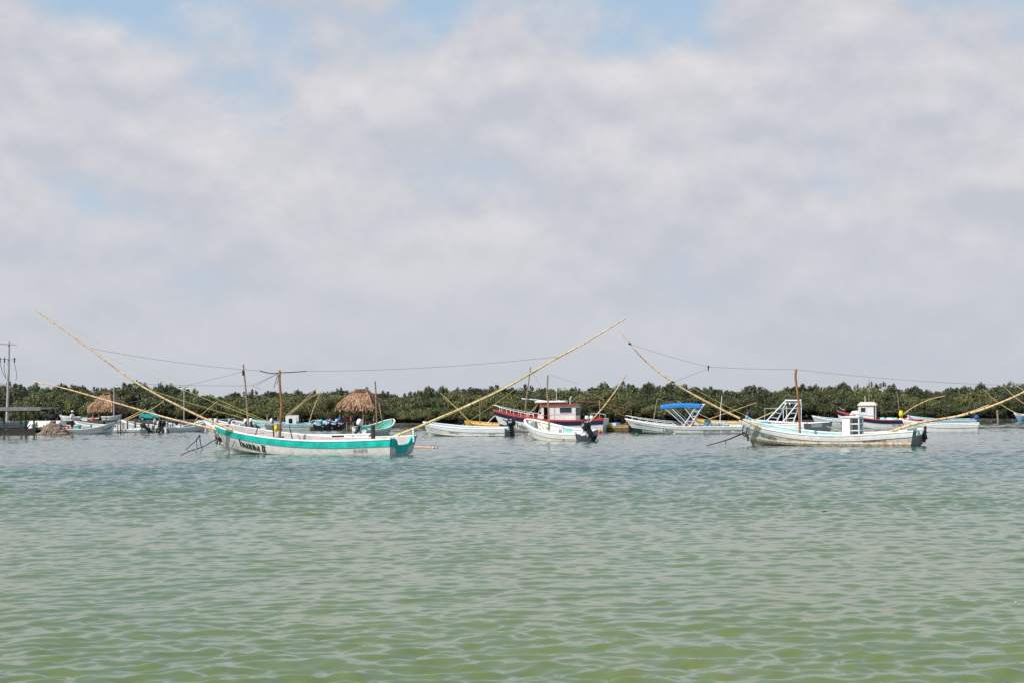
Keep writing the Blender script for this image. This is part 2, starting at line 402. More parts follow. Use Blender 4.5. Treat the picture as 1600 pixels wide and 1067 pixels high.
def build_hull(root, h, hull=HULLW, band=WHITE, gun=WHITE, liner=LINER, notch=0.22, tband=None, tmat=None, nw=0.55, deck=0.0, deckm=None, lower=None, lowz=0.0, thw=(0.3, 0.55, 0.72), gw=0.10, floor=0.12, boot=None, booth=.09):
    def side(fn, name, mat, smooth=True, parent=root):
        m = MB()
        for sd in (1, -1):
            rows = [[fn(t, i, sd) for t in TS] for i in range(99) if fn(TS[0], i, sd) is not None]
            for A, B in zip(rows, rows[1:]): m.strip(A, B)
        return m.build(name, mat, parent, smooth)
    def f_hull(t, i, sd):
        zs, zc = h.zs(t), h.zc(t); zb = max(zs - h.band, zc + 0.02)
        z = [zb + 0.01, zb * 0.66 + zc * 0.34, zb * 0.33 + zc * 0.67, zc, (zc + h.k) / 2, h.k]
        return h.pt(t, z[i], sd) if i < len(z) else None
    ho = side(f_hull, 'hull', hull)
    def f_band(t, i, sd):
        zs, zc = h.zs(t), h.zc(t); zb = max(zs - h.band, zc + 0.02)
        if i == 0: return h.pt(t, zs, sd, 0.0)
        if i == 1: return h.pt(t, zs, sd, 0.028)
        if i == 2: return h.pt(t, (zs + zb) / 2, sd, 0.034)
        if i == 3: return h.pt(t, zb, sd, 0.03)
        if i == 4: return h.pt(t, zb - 0.004, sd, -0.01)
        return None
    bo = side(f_band, 'sheer_band', band)
    def f_gun(t, i, sd):
        zs = h.zs(t); yi = max(0.0, h.bs(t) - gw); x = h.x(t, zs); yo = h.bs(t) + 0.045
        q = [(yi, zs - 0.03), (yi, zs + 0.022), (yi + 0.015, zs + 0.035), (yo - 0.012, zs + 0.035), (yo, zs + 0.018), (yo, zs - 0.03)]
        return (x, sd * q[i][0], q[i][1]) if i < 6 else None
    side(f_gun, 'gunwale', gun)
    def f_in(t, i, sd):
        t = min(max(t, 0.012), 0.985); zs = h.zs(t); zf = max(floor, h.zc(t) + 0.06)
        if i == 0: return (h.x(t, zs), sd * max(0, h.bs(t) - 0.07), zs)
        if i == 1: z = (zs + zf) / 2; return (h.x(t, z), sd * max(0, h.y(t, z) - 0.06), z)
        if i == 2: return (h.x(t, zf), sd * max(0, h.y(t, zf) - 0.08), zf)
        if i == 3: return (h.x(t, zf), 0, zf)
        return None
    side(f_in, 'inner_liner', liner)
    # transom slab with a cut-out for the motor
    qs = [-1, -.96, -.85, -.72, -nw - .1, -nw, -.4, -.2, 0, .2, .4, nw, nw + .1, .72, .85, .96, 1]; qs = sorted(set(qs))
    zs0, zc0, bs0, bc0 = h.zs(0), h.zc(0), h.bs(0), h.bc(0)
    def tp(q, r, off):
        top = zs0 + 0.01 - notch * (1 - sm(nw - 0.06, nw + 0.22, abs(q)))
        zl = h.k + (zc0 - h.k) * abs(q); yl, yu = q * bc0, q * bs0
        z = zl + (top - zl) * r; z = max(z, zl)
        yy = yl + (yu - yl) * max(0, min(1, (z - zc0) / (zs0 - zc0))) ** 0.8 if z > zc0 else yl
        return (h.x(0, z) + off, yy, z)
    bfrac = 1 - h.band / (zs0 - h.k + 0.01)
    tm = MB()
    for off in (-0.012, 0.05):
        rows = [[tp(q, r, off) for q in qs] for r in (0, .35, .6, .8, 1)]
        for A, B in zip(rows, rows[1:]): tm.strip(A, B)
    tm.strip([tp(q, 1, -0.012) for q in qs], [tp(q, 1, 0.05) for q in qs])
    tr = tm.build('transom', tmat or hull, root)
    if tband:
        b = MB(); r0 = bfrac
        def tb(q, r, off):
            top, bot = tp(q, 1, 0)[2], tp(q, 0, 0)[2]; f0 = max(.05, 1 - (h.band + .06) / (top - bot))
            return tp(q, f0 + (1 - f0) * (r - r0) / (1 - r0), off)
        rows = [[tb(q, r0 + (1 - r0) * k, -0.03) for q in qs] for k in (0, .5, 1)]
        for A, B in zip(rows, rows[1:]): b.strip(A, B)
        b.strip([tb(q, 1, -0.03) for q in qs], [(lambda p: (p[0], p[1], p[2] + 0.012))(tb(q, 1, 0.055)) for q in qs])
        b.strip([tb(q, r0, -0.03) for q in qs], [tb(q, r0, -0.008) for q in qs])
        b.build('transom_band', tband, root)
    if lower:                                       # painted bottom
        def f_low(t, i, sd):
            zt = lowz + 0.45 * h.bow * h.u(t) ** 2.2 * 0.8
            z = [zt, (zt + h.k) * .5, h.k][i] if i < 3 else None
            return None if z is None else h.pt(t, z, sd, 0.008)
        side(f_low, 'painted_bottom', lower)
    if boot:
        def f_b(t, i, sd):
            zc = h.zc(t)
            z = [zc + booth, zc + booth * .5, zc - 0.02][i] if i < 3 else None
            return None if z is None else h.pt(t, z, sd, 0.018 if i == 1 else 0.006)
        side(f_b, 'chine_strake', boot)
    if deck:
        d = MB(); ts = [t for t in TS if t >= 1 - deck]
        A = [(h.x(t, h.zs(t)), max(0.0, h.bs(t) - gw * .6), h.zs(t) + 0.012) for t in ts]
        d.strip(A, [(p[0], -p[1], p[2]) for p in A])
        x0, y0, z0 = A[0]; d.strip([(x0, y0, z0), (x0, -y0, z0)], [(x0, y0 * .8, z0 - .25), (x0, -y0 * .8, z0 - .25)])
        d.build('foredeck', deckm or liner, root)
    for t in thw:
        z = h.zs(t) - 0.17; y = h.y(t, z) - 0.03
        m = MB(); m.box((h.x(t, z), 0, z), (0.28, 2 * y, 0.045)); m.build('thwart', liner, root)
def place(px, wy, L, B, a, right=False, name='skiff', label='', cat='boat', group=None, heel=0.0, trim=0.0):
    """root of a boat whose near side meets the water at pixel (px, wy) amidships; a = degrees the bow turns away"""
    p = W(px, wy); n = p.normalized()
    p = p + Vector((n.x, n.y, 0)) * (B / 2 * abs(math.cos(R(a))) * 0.9)
    rz = R(a) if right else R(180 - a)
    return thing(name, label, cat, (p.x, p.y, 0), rz, heel if right else -heel, trim, group)
def outboard(root, x, y, z, tilt=0.0, cowl=BLACK, leg=CHAR, size=1.0, accent=None, yaw=0.0):
    """outboard motor hung on a transom: cowl, mid leg, lower unit, propeller; z = transom top"""
    rot = Matrix.Rotation(yaw, 3, 'Z') @ Matrix.Rotation(tilt, 3, 'Y')
    o = Vector((x, y, z))
    T = lambda p: o + rot @ (Vector(p) * size)
    g = root
    c = MB(); rings = []
    for zz, sx, sy, ox in ((.10, .19, .13, -.14), (.16, .25, .17, -.15), (.32, .27, .185, -.16), (.46, .25, .175, -.17), (.54, .18, .13, -.18), (.565, .10, .07, -.18)):
        rings.append([T((ox + sx * (abs(math.cos(q)) ** .6) * (1 if math.cos(q) > 0 else -1), sy * (abs(math.sin(q)) ** .6) * (1 if math.sin(q) > 0 else -1), zz)) for q in [2 * PI * k / 14 for k in range(14)]])
    c.loft(rings)
    cw = c.build('motor_cowl', cowl, g, True)
    if accent:
        m = MB(); m.loft([[T((-.16 + sx * math.cos(q) * 1.0, sy * math.sin(q), zz)) for q in [2 * PI * k / 14 for k in range(14)]] for zz, sx, sy in ((.30, .285, .20), (.40, .28, .198))])
        m.build('cowl_stripe', accent, cw, True)
    l = MB()
    l.hexa([T(p) for p in ((-.24, -.07, -.62), (-.02, -.05, -.62), (-.02, .05, -.62), (-.24, .07, -.62), (-.26, -.09, .12), (.0, -.08, .12), (.0, .08, .12), (-.26, .09, .12))])
    l.hexa([T(p) for p in ((-.40, -.13, -.53), (.0, -.10, -.53), (.0, .10, -.53), (-.40, .13, -.53), (-.40, -.13, -.50), (.0, -.10, -.50), (.0, .10, -.50), (-.40, .13, -.50))])
    l.tube([T((.06, 0, -.78)), T((-.02, 0, -.76)), T((-.2, 0, -.76)), T((-.32, 0, -.76))], [.02 * size, .07 * size, .075 * size, .05 * size], 8)
    l.hexa([T(p) for p in ((-.2, -.03, -.76), (-.02, -.02, -.76), (-.02, .02, -.76), (-.2, .03, -.76), (-.22, -.05, -.6), (-.04, -.04, -.6), (-.04, .04, -.6), (-.22, .05, -.6))])
    l.hexa([T(p) for p in ((-.16, -.01, -.96), (-.08, -.01, -.96), (-.08, .01, -.96), (-.16, .01, -.96), (-.2, -.02, -.8), (-.02, -.02, -.8), (-.02, .02, -.8), (-.2, .02, -.8))])
    l.build('motor_leg', leg, g)
    b = MB(); b.box(T((.03, 0, -.08)), (.12 * size, .26 * size, .30 * size), rot); b.build('motor_bracket', CHROME, g)
    p = MB()
    for k in range(3):
        q = 2 * PI * k / 3
        a1 = Vector((-.34, .03 * math.cos(q), -.76 + .03 * math.sin(q))); a2 = Vector((-.37, .15 * math.cos(q - .35), -.76 + .15 * math.sin(q - .35))); a3 = Vector((-.33, .15 * math.cos(q + .35), -.76 + .15 * math.sin(q + .35)))
        off = Vector((.012, 0, 0))
        p.add([T(v) for v in (a1, a2, a3, a1 + off, a2 + off, a3 + off)], [(0, 1, 2), (5, 4, 3), (0, 1, 4, 3), (1, 2, 5, 4), (2, 0, 3, 5)])
    p.build('propeller', CHROME, g)
    h = MB(); h.tube([T((.05, 0, .16)), T((.45, .05, .22)), T((.62, .06, .22))], [.025 * size, .02 * size, .03 * size], 6); h.build('tiller', BLACK, g)
def wire(root, pts, mat=WIRE, r=0.0085, name='rigging_line', k=5): return rod(root, name, pts, r, r, mat, k, 5)

# ================================================================== SETTING
def tagk(o, kind): o['kind'] = kind; return o

def build_water():
    dists = [10.5]
    while dists[-1] < 215:
        y = dists[-1]; dists.append(y + max(0.032, min(0.5, 0.032 * (y / 15.0) ** 0.92)))
    ys = np.array(dists); nc = 600
    xs = np.linspace(-1, 1, nc)
    half = ys * 0.36 + 2.5
    X = half[:, None] * xs[None, :]; Y = np.repeat(ys[:, None], nc, 1)
    sp = np.maximum(np.gradient(ys)[:, None], (2 * half / nc)[:, None])
    Z = np.zeros_like(X)
    rng = np.random.RandomState(11)
    # patches of wind: rougher and calmer water
    g = np.zeros_like(X)
    for k in range(9):
        L = rng.uniform(9, 45); an = rng.uniform(-0.5, 0.5) + PI / 2; ph = rng.uniform(0, 6.28)
        g += np.sin((X * math.cos(an) * .45 + Y * math.sin(an)) * 2 * PI / L + ph)
    g = 1 + 0.22 * g / 2.2
    g += 0.70 * np.exp(-((Y - 53 - 0.25 * X) / 12.0) ** 2)          # the dark gust in front of the boats
    nw = 130
    for k in range(nw):
        lam = 0.15 * (10.0 ** (k / (nw - 1.0)))                     # 0.15 .. 1.5 m
        an = rng.normal(0, 0.50) + PI / 2 + 0.10
        kx, ky = math.cos(an) * 2 * PI / lam, math.sin(an) * 2 * PI / lam
        slope = 0.0290 * (1.0 if lam < 0.40 else (0.40 / lam) ** 1.2) * (min(1, lam / 0.24)) ** 0.9
        A = slope * lam / (2 * PI)
        fade = np.clip((lam / sp - 2.0) / 1.4, 0, 1)
        ph = rng.uniform(0, 6.28)
        w = kx * X + ky * Y + ph + 0.9 * np.sin(X * 0.31 + Y * 0.23 + k) 
        Z += A * fade * (np.sin(w) + 0.20 * np.sin(2 * w - 1.5707))
    Z *= g
    edge = np.clip((1 - np.abs(xs)) / 0.03, 0, 1)[None, :] * np.clip((215 - Y) / 30, 0, 1)
    Z *= edge
    nr = len(ys)
    co = np.stack([X, Y, Z], -1).reshape(-1, 3).astype(np.float32)
    idx = np.arange(nr * nc).reshape(nr, nc)
    q = np.stack([idx[:-1, :-1], idx[:-1, 1:], idx[1:, 1:], idx[1:, :-1]], -1).reshape(-1, 4)
    # flat water on to the horizon: side, front and far sheets that share the grid's border line
    extra = []; efaces = []
    base = len(co)
    BIG = 3000.0
    def addv(x, y): extra.append((x, y, 0.0)); return base + len(extra) - 1
    c = {k: addv(*v) for k, v in dict(nl=(-BIG, -60), nr=(BIG, -60), fl=(-BIG, BIG), fr=(BIG, BIG), ml=(-BIG, 10.5), mr=(BIG, 10.5), kl=(-BIG, ys[-1]), kr=(BIG, ys[-1])).items()}
    left = [int(i) for i in idx[:, 0]]; right = [int(i) for i in idx[:, -1]]; front = [int(i) for i in idx[0, :]]; back = [int(i) for i in idx[-1, :]]
    tris = []
    for a, b in zip(left, left[1:]): tris.append((c['ml'], a, b))
    tris.append((c['ml'], left[-1], c['kl']))
    for a, b in zip(right, right[1:]): tris.append((c['mr'], b, a))
    tris.append((c['mr'], c['kr'], right[-1]))
    for a, b in zip(front, front[1:]): tris.append((c['nr'], b, a))
    tris += [(c['nl'], c['nr'], front[0]), (c['nl'], front[0], c['ml']), (c['nr'], c['mr'], front[-1])]
    for a, b in zip(back, back[1:]): tris.append((c['fl'], a, b))
    tris += [(c['fl'], c['kl'], back[0]), (c['fl'], back[-1], c['fr']), (c['fr'], back[-1], c['kr'])]
    co = np.concatenate([co, np.array(extra, np.float32)])
    me = bpy.data.meshes.new('sea_water')
    nq, ntri = len(q), len(tris)
    me.vertices.add(len(co)); me.vertices.foreach_set('co', co.ravel())
    li = np.concatenate([q.ravel(), np.array(tris).ravel()]).astype(np.int32)
    me.loops.add(len(li)); me.loops.foreach_set('vertex_index', li)
    st = np.concatenate([np.arange(nq) * 4, nq * 4 + np.arange(ntri) * 3]).astype(np.int32)
    tot = np.concatenate([np.full(nq, 4), np.full(ntri, 3)]).astype(np.int32)
    me.polygons.add(nq + ntri); me.polygons.foreach_set('loop_start', st); me.polygons.foreach_set('loop_total', tot)
    me.update(calc_edges=True); me.validate(); me.shade_smooth()
    m, nt, b = newmat('sea water'); tc = nt.nodes.new('ShaderNodeTexCoord'); gm = nt.nodes.new('ShaderNodeNewGeometry')
    n1 = noise(nt, gm.outputs['Position'], 0.06, 4, 0.6)
    sp = nt.nodes.new('ShaderNodeSeparateXYZ'); nt.links.new(gm.outputs['Position'], sp.inputs[0])
    shallow = mixc(nt, ramp(nt, n1, [(0.3, 0.0), (0.7, 1.0)]), (0.096, 0.134, 0.044), (0.132, 0.162, 0.046))
    # silty shallows by the near shore, a deeper bluer channel where the boats lie
    dep = math_(nt, 'ADD', math_(nt, 'MULTIPLY', sp.outputs[1], 0.0105), math_(nt, 'MULTIPLY', n1, 0.35))
    cc = mixc(nt, ramp(nt, dep, [(0.35, 0.0), (0.80, 1.0)]), shallow, (0.062, 0.108, 0.080))
    nt.links.new(cc, b.inputs['Base Color'])
    b.inputs['Roughness'].default_value = 0.03; b.inputs['IOR'].default_value = 1.50
    mp = nt.nodes.new('ShaderNodeMapping'); mp.inputs['Scale'].default_value = (0.75, 1.5, 1.0); nt.links.new(gm.outputs['Position'], mp.inputs[0])
    n2 = noise(nt, mp.outputs[0], 8.0, 4, 0.6, 0.3)
    bp = nt.nodes.new('ShaderNodeBump'); bp.inputs['Strength'].default_value = 0.25; bp.inputs['Distance'].default_value = 0.008
    nt.links.new(n2, bp.inputs['Height']); nt.links.new(bp.outputs[0], b.inputs['Normal'])
    me.materials.append(m)
    o = bpy.data.objects.new('sea_water', me); col.objects.link(o); tagk(o, 'structure')
build_water()

def build_land():
    # far shore: muddy bank with a wavy edge, carried on to the horizon
    m = MB(); n = 90; xs = [-420 + 840 * i / n for i in range(n + 1)]
    ed = [168.5 + 1.1 * math.sin(x * 0.23) + 0.8 * math.sin(x * 0.61 + 1) + (0 if x > -24 else min(14, (-24 - x) * 0.7)) for x in xs]
    rows = [[(x, e - 0.4, -0.25) for x, e in zip(xs, ed)], [(x, e + 1.2, 0.16) for x, e in zip(xs, ed)], [(x, e + 9, 0.40) for x, e in zip(xs, ed)], [(x * 8, 2900, 0.6) for x in xs]]
    for A, B in zip(rows, rows[1:]): m.strip(A, B)
    tagk(m.build('shore_ground', SANDM, None, True), 'structure')
    # quay ground at the left, behind the quay wall
    q = MB(); A = [(-110, 150, .70), (-52, 157, .70), (-36, 162, .70), (-25, 168, .70)]; B = [(-110, 190, .72), (-52, 190, .72), (-36, 190, .72), (-27, 190, .72)]
    q.strip(A, B); q.strip([(x, y, -.6) for x, y, z in A], A)
    q.strip([(-25, 168, -.6), (-25, 168, .70)], [(-27, 190, -.6), (-27, 190, .72)])
    tagk(q.build('quay_ground', SANDM), 'structure')
    t = thing('quay_wall', 'low rough concrete quay wall behind the skiffs on the left', 'wall', (-40, 160, 0))
    w = MB(); w2 = MB()
    for (x0, y0, _), (x1, y1, _) in zip(A, A[1:]):
        k = max(1, int(math.hypot(x1 - x0, y1 - y0) / 3.2)) 
        for i in range(k):
            a = Vector((x0, y0, 0)).lerp(Vector((x1, y1, 0)), i / k); b = Vector((x0, y0, 0)).lerp(Vector((x1, y1, 0)), (i + 1) / k - 0.012)
            nrm = Vector((b.y - a.y, a.x - b.x, 0)).normalized() * 0.35
            top = .74 + random.uniform(-.05, .05)
            mm = MB(); pts = [a, b, b + nrm, a + nrm]
            mm.hexa([loc(t, (p.x, p.y, -.5)) for p in pts] + [loc(t, (p.x, p.y, top)) for p in pts])
            mm.build('wall_panel', CONC, t)
build_land()

# ------------------------------------------------------------------ mangroves
LEAFD = leafmat('mangrove leaf dark', (0.034, 0.044, 0.019), (0.078, 0.092, 0.032), (0.135, 0.145, 0.052))
LEAFL = leafmat('mangrove leaf light', (0.056, 0.064, 0.022), (0.132, 0.134, 0.044), (0.215, 0.202, 0.076))
LEAFS = leafmat('shrub leaf', (0.05, 0.07, 0.015), (0.13, 0.15, 0.03), (0.24, 0.22, 0.06))
def crown_mesh(seed, rx, rz, nblob, per, leaf, mat, spiky=0.0):
    rg = np.random.RandomState(seed); V = []; 
    cs = []
    for i in range(nblob):
        d = rg.normal(size=3); d /= np.linalg.norm(d); d[2] = abs(d[2]) * 1.15 - 0.35
        rr = rg.uniform(0.45, 1.0) ** 0.6
        cs.append((d * np.array([rx, rx, rz]) * rr, rg.uniform(0.20, 0.36) * rx))
    for k in range(int(spiky)):
        an = rg.uniform(0, 6.28); rr = rg.uniform(0, .7)
        b = np.array([math.cos(an) * rr * rx, math.sin(an) * rr * rx, rz * (1 - .4 * rr)])
        for j in range(2): cs.append((b + np.array([rg.normal(0, .05), rg.normal(0, .05), 0.12 * j]), 0.12 * rx * (1 - j * 0.35)))
    pts, nor = [], []
    for c, r in cs:
        n = max(8, int(per * (r / (0.28 * rx)) ** 2))
        d = rg.normal(size=(n, 3)); d /= np.linalg.norm(d, axis=1)[:, None]
        rad = r * rg.uniform(0.55, 1.08, n)[:, None]
        pts.append(c + d * rad * np.array([1, 1, .8])); nor.append(d + rg.normal(size=(n, 3)) * 0.55 + np.array([0, 0, .35]))
    p = np.concatenate(pts); nn = np.concatenate(nor); nn /= np.linalg.norm(nn, axis=1)[:, None]
    t = np.cross(nn, rg.normal(size=nn.shape)); t /= np.linalg.norm(t, axis=1)[:, None]; b = np.cross(nn, t)
    p[:, 2] *= 1.0 / p[:, 2].max()
    sz = leaf * rg.uniform(0.6, 1.25, len(p))[:, None]
    v = np.stack([p - t * sz, p - b * sz * .5 + nn * sz * .12, p + t * sz, p + b * sz * .5 + nn * sz * .12], 1).reshape(-1, 3)
    k = len(p); me = bpy.data.meshes.new('crown')
    me.vertices.add(4 * k); me.vertices.foreach_set('co', v.astype(np.float32).ravel())
    me.loops.add(4 * k); me.loops.foreach_set('vertex_index', np.arange(4 * k, dtype=np.int32))
    me.polygons.add(k); me.polygons.foreach_set('loop_start', np.arange(k, dtype=np.int32) * 4); me.polygons.foreach_set('loop_total', np.full(k, 4, np.int32))
    me.update(calc_edges=True); me.materials.append(mat); return me
def trunk_mesh(seed, hh, spread):
    rg = random.Random(seed); m = MB()
    for i in range(4):                                  # leaning stems with limbs
        an = rg.uniform(0, 6.28); ln = spread * rg.uniform(.35, .8)
        top = Vector((math.cos(an) * ln, math.sin(an) * ln, hh * rg.uniform(.85, 1.25)))
        mid = Vector((top.x * .3 + rg.uniform(-.15, .15), top.y * .3, top.z * .5)); a = Vector((rg.uniform(-.2, .2), rg.uniform(-.2, .2), .25))
        m.tube(catmull([a, mid, top], 3), [.09, .085, .075, .065, .055, .045, .03][:7], 5)
        for j in range(2):
            q = mid.lerp(top, rg.uniform(.1, .7)); m.tube([q, q + Vector((rg.uniform(-.6, .6), rg.uniform(-.6, .6), rg.uniform(.4, .9)))], [.04, .015], 4)
    for i in range(9):                                  # arching prop roots
        an = rg.uniform(0, 6.28); r = rg.uniform(.5, 1.3)
        m.tube(catmull([(0, 0, rg.uniform(.7, 1.3)), (math.cos(an) * r * .6, math.sin(an) * r * .6, .65), (math.cos(an) * r, math.sin(an) * r, -.35)], 3), .028, 4)
    me = bpy.data.meshes.new('trunk'); me.from_pydata(m.v, [], m.f); me.materials.append(TRUNK); return me
TALL = [(crown_mesh(20 + i, 1.8, 1.3, 36, 190, 0.082, LEAFD, 4 + 2 * (i % 3)), trunk_mesh(20 + i, 2.2, 1.1)) for i in range(5)]
WIDE = [(crown_mesh(40 + i, 1.85, 1.25, 38, 190, 0.078, LEAFL, i % 2), trunk_mesh(40 + i, 1.6, 1.3)) for i in range(4)]
WIDED = [(crown_mesh(60 + i, 1.85, 1.3, 38, 190, 0.078, LEAFD, 0), trunk_mesh(60 + i, 1.6, 1.3)) for i in range(4)]
SKYL = [(-80, 600), (0, 598), (60, 602), (110, 599), (160, 605), (200, 602), (240, 598), (270, 603), (300, 606), (340, 614), (360, 612), (400, 608), (450, 604), (480, 602), (520, 605), (560, 608), (610, 612), (640, 607), (700, 602), (728, 598), (760, 604), (800, 602), (840, 600), (900, 602), (940, 598), (1000, 600), (1060, 600), (1100, 598), (1150, 602), (1200, 603), (1260, 596), (1320, 597), (1365, 598), (1400, 603), (1450, 605), (1490, 605), (1520, 600), (1540, 594), (1700, 590)]
def skyline(px): return float(np.interp(px, [a for a, _ in SKYL], [b for _, b in SKYL]))
def tree(kind, px, Y, top, wid, label, group):
    """one mangrove whose crown top reaches height top (metres)"""
    cm, tmesh = kind; base = P(px, 640, Y); 
    zc = top * 0.60; 
    o = thing('mangrove_tree', label, 'tree', (base.x, Y, 0.05 if px > 430 else 0.35), random.uniform(0, 6.28), group=group)
    sc = wid
    c = bpy.data.objects.new('crown', cm); col.objects.link(c); c.parent = o
    zmax = max(0.8, top * 0.52); hz = zmax
    c.location = (0, 0, top - zmax * 0.98); c.scale = (sc, sc, hz * random.uniform(.95, 1.05))
    t = bpy.data.objects.new('trunk', tmesh); col.objects.link(t); t.parent = o
    t.scale = (sc, sc, (top - zmax * .6) / 2.0)
    return o
def topz(px, py, Y): return P(px, py, Y).z
def swell(px, k): return math.sin(px / 61.0 + k) + .7 * math.sin(px / 27.0 + 2.1 * k) + .5 * math.sin(px / 13.0 + 3.3 * k)
px = -70
while px < 1675:                                        # back row makes the skyline
    Y = 181 + random.uniform(-2, 5) + (8 if px < 400 else 0); sy = skyline(px) + 2.0 + swell(px, 1.0) * 1.3 + random.choice((-4, 0, 0, 1, 2, 4, 6))
    tree(random.choice(TALL), px, Y, topz(px, sy, Y) - .1, random.choice((.7, .95, 1.2, 1.5)), 'dark mangrove tree of the back row whose top makes the skyline', 'back row of mangroves'); px += random.uniform(14, 28)
px = -70
while px < 1675:                                        # middle row
    Y = 175.5 + random.uniform(-1.8, 2.4) + (9 if px < 400 else 0); sy = skyline(px) + 11 + swell(px, 2.0) * 3 + random.uniform(-3, 5)
    light = (60 < px < 220 and random.random() < .5) or (380 < px < 900 and random.random() < .7) or (px > 1380 and random.random() < .6) or random.random() < .15
    tree(random.choice(WIDE if light else WIDED), px, Y, topz(px, sy, Y), random.uniform(1.1, 1.75), 'rounded mangrove tree in the middle of the belt, seen above the front row', 'middle row of mangroves'); px += random.uniform(18, 30)
px = -70
while px < 1675:                                        # front row stands at the water
    Y = 171.2 + random.uniform(-.9, 1.6) + (11 if px < 400 else 0); sy = skyline(px) + 26 + swell(px, 3.0) * 4 + random.uniform(-5, 6)
    light = (380 < px < 860 and random.random() < .65) or (px < 330 and random.random() < .3) or random.random() < .12
    tree(random.choice(WIDE if light else WIDED), px, Y, topz(px, sy, Y), random.uniform(.8, 1.45), 'low spreading mangrove tree of the front row at the waterline', 'front row of mangroves'); px += random.uniform(17, 32)
for px, Y in ((20, 150), (38, 152), (52, 149)):         # yellowish shrubs on the quay
    p = P(px, 650, Y)
    s = thing('quay_shrub', {20: 'yellow green shrub behind the pole end of the open shelter', 38: 'yellow green shrub behind the middle green post of the shelter', 52: 'yellow green shrub beside the white hulk on the quay'}[px], 'shrub', (p.x, Y, .7), random.uniform(0, 6))
    c = bpy.data.objects.new('foliage', crown_mesh(80 + px, .9, .8, 12, 70, .09, LEAFS, 2)); col.objects.link(c); c.parent = s; c.location = (0, 0, .7)
    st = MB(); st.tube([(0, 0, -.1), (.1, 0, .5), (.2, .1, 1.0)], [.05, .04, .02], 5); st.tube([(0, 0, 0), (-.2, .1, .8)], [.04, .02], 5); st.build('stem', TRUNK, s)

# ================================================================== palapas
def palapa(px, Y, base, name_label, ridge_w, half_w, half_d, eave, peak, posts, postm, seed, floor=None):
    c = P(px, 640, Y); rg = random.Random(seed)
    t = thing('palapa_hut', name_label, 'hut', (c.x, Y, base), R(-18))
    ez, pz = eave - base, peak - base
    roof = MB(); rw = ridge_w / 2
    E = [(-half_w, -half_d), (half_w, -half_d), (half_w, half_d), (-half_w, half_d)]
    rid = [Vector((-rw, 0, pz)), Vector((rw, 0, pz))]
    ev = [Vector((x, y, ez + .06)) for x, y in E]
    roof.add(ev + rid, [(0, 1, 5, 4), (1, 2, 5), (2, 3, 4, 5), (3, 0, 4)])
    ev2 = [v * 1.0 - Vector((0, 0, .12)) for v in ev]; rid2 = [v - Vector((0, 0, .16)) for v in rid]
    roof.add(ev2 + rid2, [(4, 5, 1, 0), (5, 2, 1), (5, 4, 3, 2), (4, 0, 3)])
    roof.build('roof_base', THATCH, t)
    th = MB()
    quads = [(ev[0], ev[1], rid[1], rid[0]), (ev[1], ev[2], rid[1], rid[1]), (ev[2], ev[3], rid[0], rid[1]), (ev[3], ev[0], rid[0], rid[0])]
    for a, b, cc, d in quads:
        nrm = (b - a).cross(d - a).normalized()
        if nrm.z < 0: nrm = -nrm
        for i in range(900):
            u, v = rg.random(), rg.random() ** 1.15
            if i < 170: v = rg.uniform(-.02, .04)
            p = a.lerp(b, u).lerp(d.lerp(cc, u), v)
            bulge = 0.16 * math.sin(PI * min(1, v + .12))
            down = (a.lerp(b, u) - d.lerp(cc, u)).normalized()
            if v < .05: down = (down + Vector((0, 0, -1.1))).normalized()
            sd = down.cross(nrm).normalized(); p = p + nrm * (bulge + rg.uniform(0, .07))
            ln = rg.uniform(.25, .62); w = rg.uniform(.03, .085); q = p + down * ln + nrm * rg.uniform(-.12, .04) + sd * rg.uniform(-.1, .1)
            th.add([p - sd * w, p + sd * w, q + sd * w * .5, q - sd * w * .5], [(0, 1, 2, 3)])
    for i in range(160):                                   # ridge cap
        u = rg.random(); p = rid[0].lerp(rid[1], u) + Vector((rg.uniform(-.15, .15), 0, .08)); sg = rg.choice((-1, 1)); q = p + Vector((rg.uniform(-.1, .1), sg * .4, -.32)); w = .05
        th.add([p - Vector((w, 0, 0)), p + Vector((w, 0, 0)), q + Vector((w, 0, 0)), q - Vector((w, 0, 0))], [(0, 1, 2, 3)])
    tagk(th.build('thatch', THATCH, t), 'stuff')
    for (x, y) in posts:
        m = MB(); z0 = -1.0 if base < .3 else 0
        m.tube([(x, y, z0), (x + rg.uniform(-.03, .03), y, ez * .5), (x, y, ez + .12)], [.085, .08, .07], 7); m.build('post', postm, t, True)
    for s in (-1, 1):
        m = MB(); m.tube([(-half_w * .9, s * half_d * .8, ez + .05), (half_w * .9, s * half_d * .8, ez + .05)], .06, 6); m.build('eave_beam', WOODD, t)
    return t
px0 = 565; Yp = WY(565, 669)
pp = [(x, y) for x in (-1.7, -.6, .65, 1.7) for y in (-1.1, 1.1)]
big = palapa(565, Yp, 0.0, 'large brown thatched palapa hut standing on stilts over the water', 1.0, 1.85, 1.45, topz(565, 635, Yp), topz(565, 608.5, Yp), pp, WOODL, 5)
m = MB()
for i in range(9):
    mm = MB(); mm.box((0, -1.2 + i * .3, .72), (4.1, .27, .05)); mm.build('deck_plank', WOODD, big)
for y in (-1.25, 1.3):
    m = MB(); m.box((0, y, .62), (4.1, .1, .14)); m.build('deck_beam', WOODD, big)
for x in (-1.5, -.95, -.3, .2, .95, 1.35):
    m = MB(); m.tube([(x, -1.25, -1), (x, -1.25, .58)], .06, 6); m.build('stilt', WOODL, big)
rl = MB(); rl.tube([(-1.85, 1.2, 1.35), (1.85, 1.2, 1.35)], .035, 5); rl.build('rail', WOODD, big)
Yq = 165.0
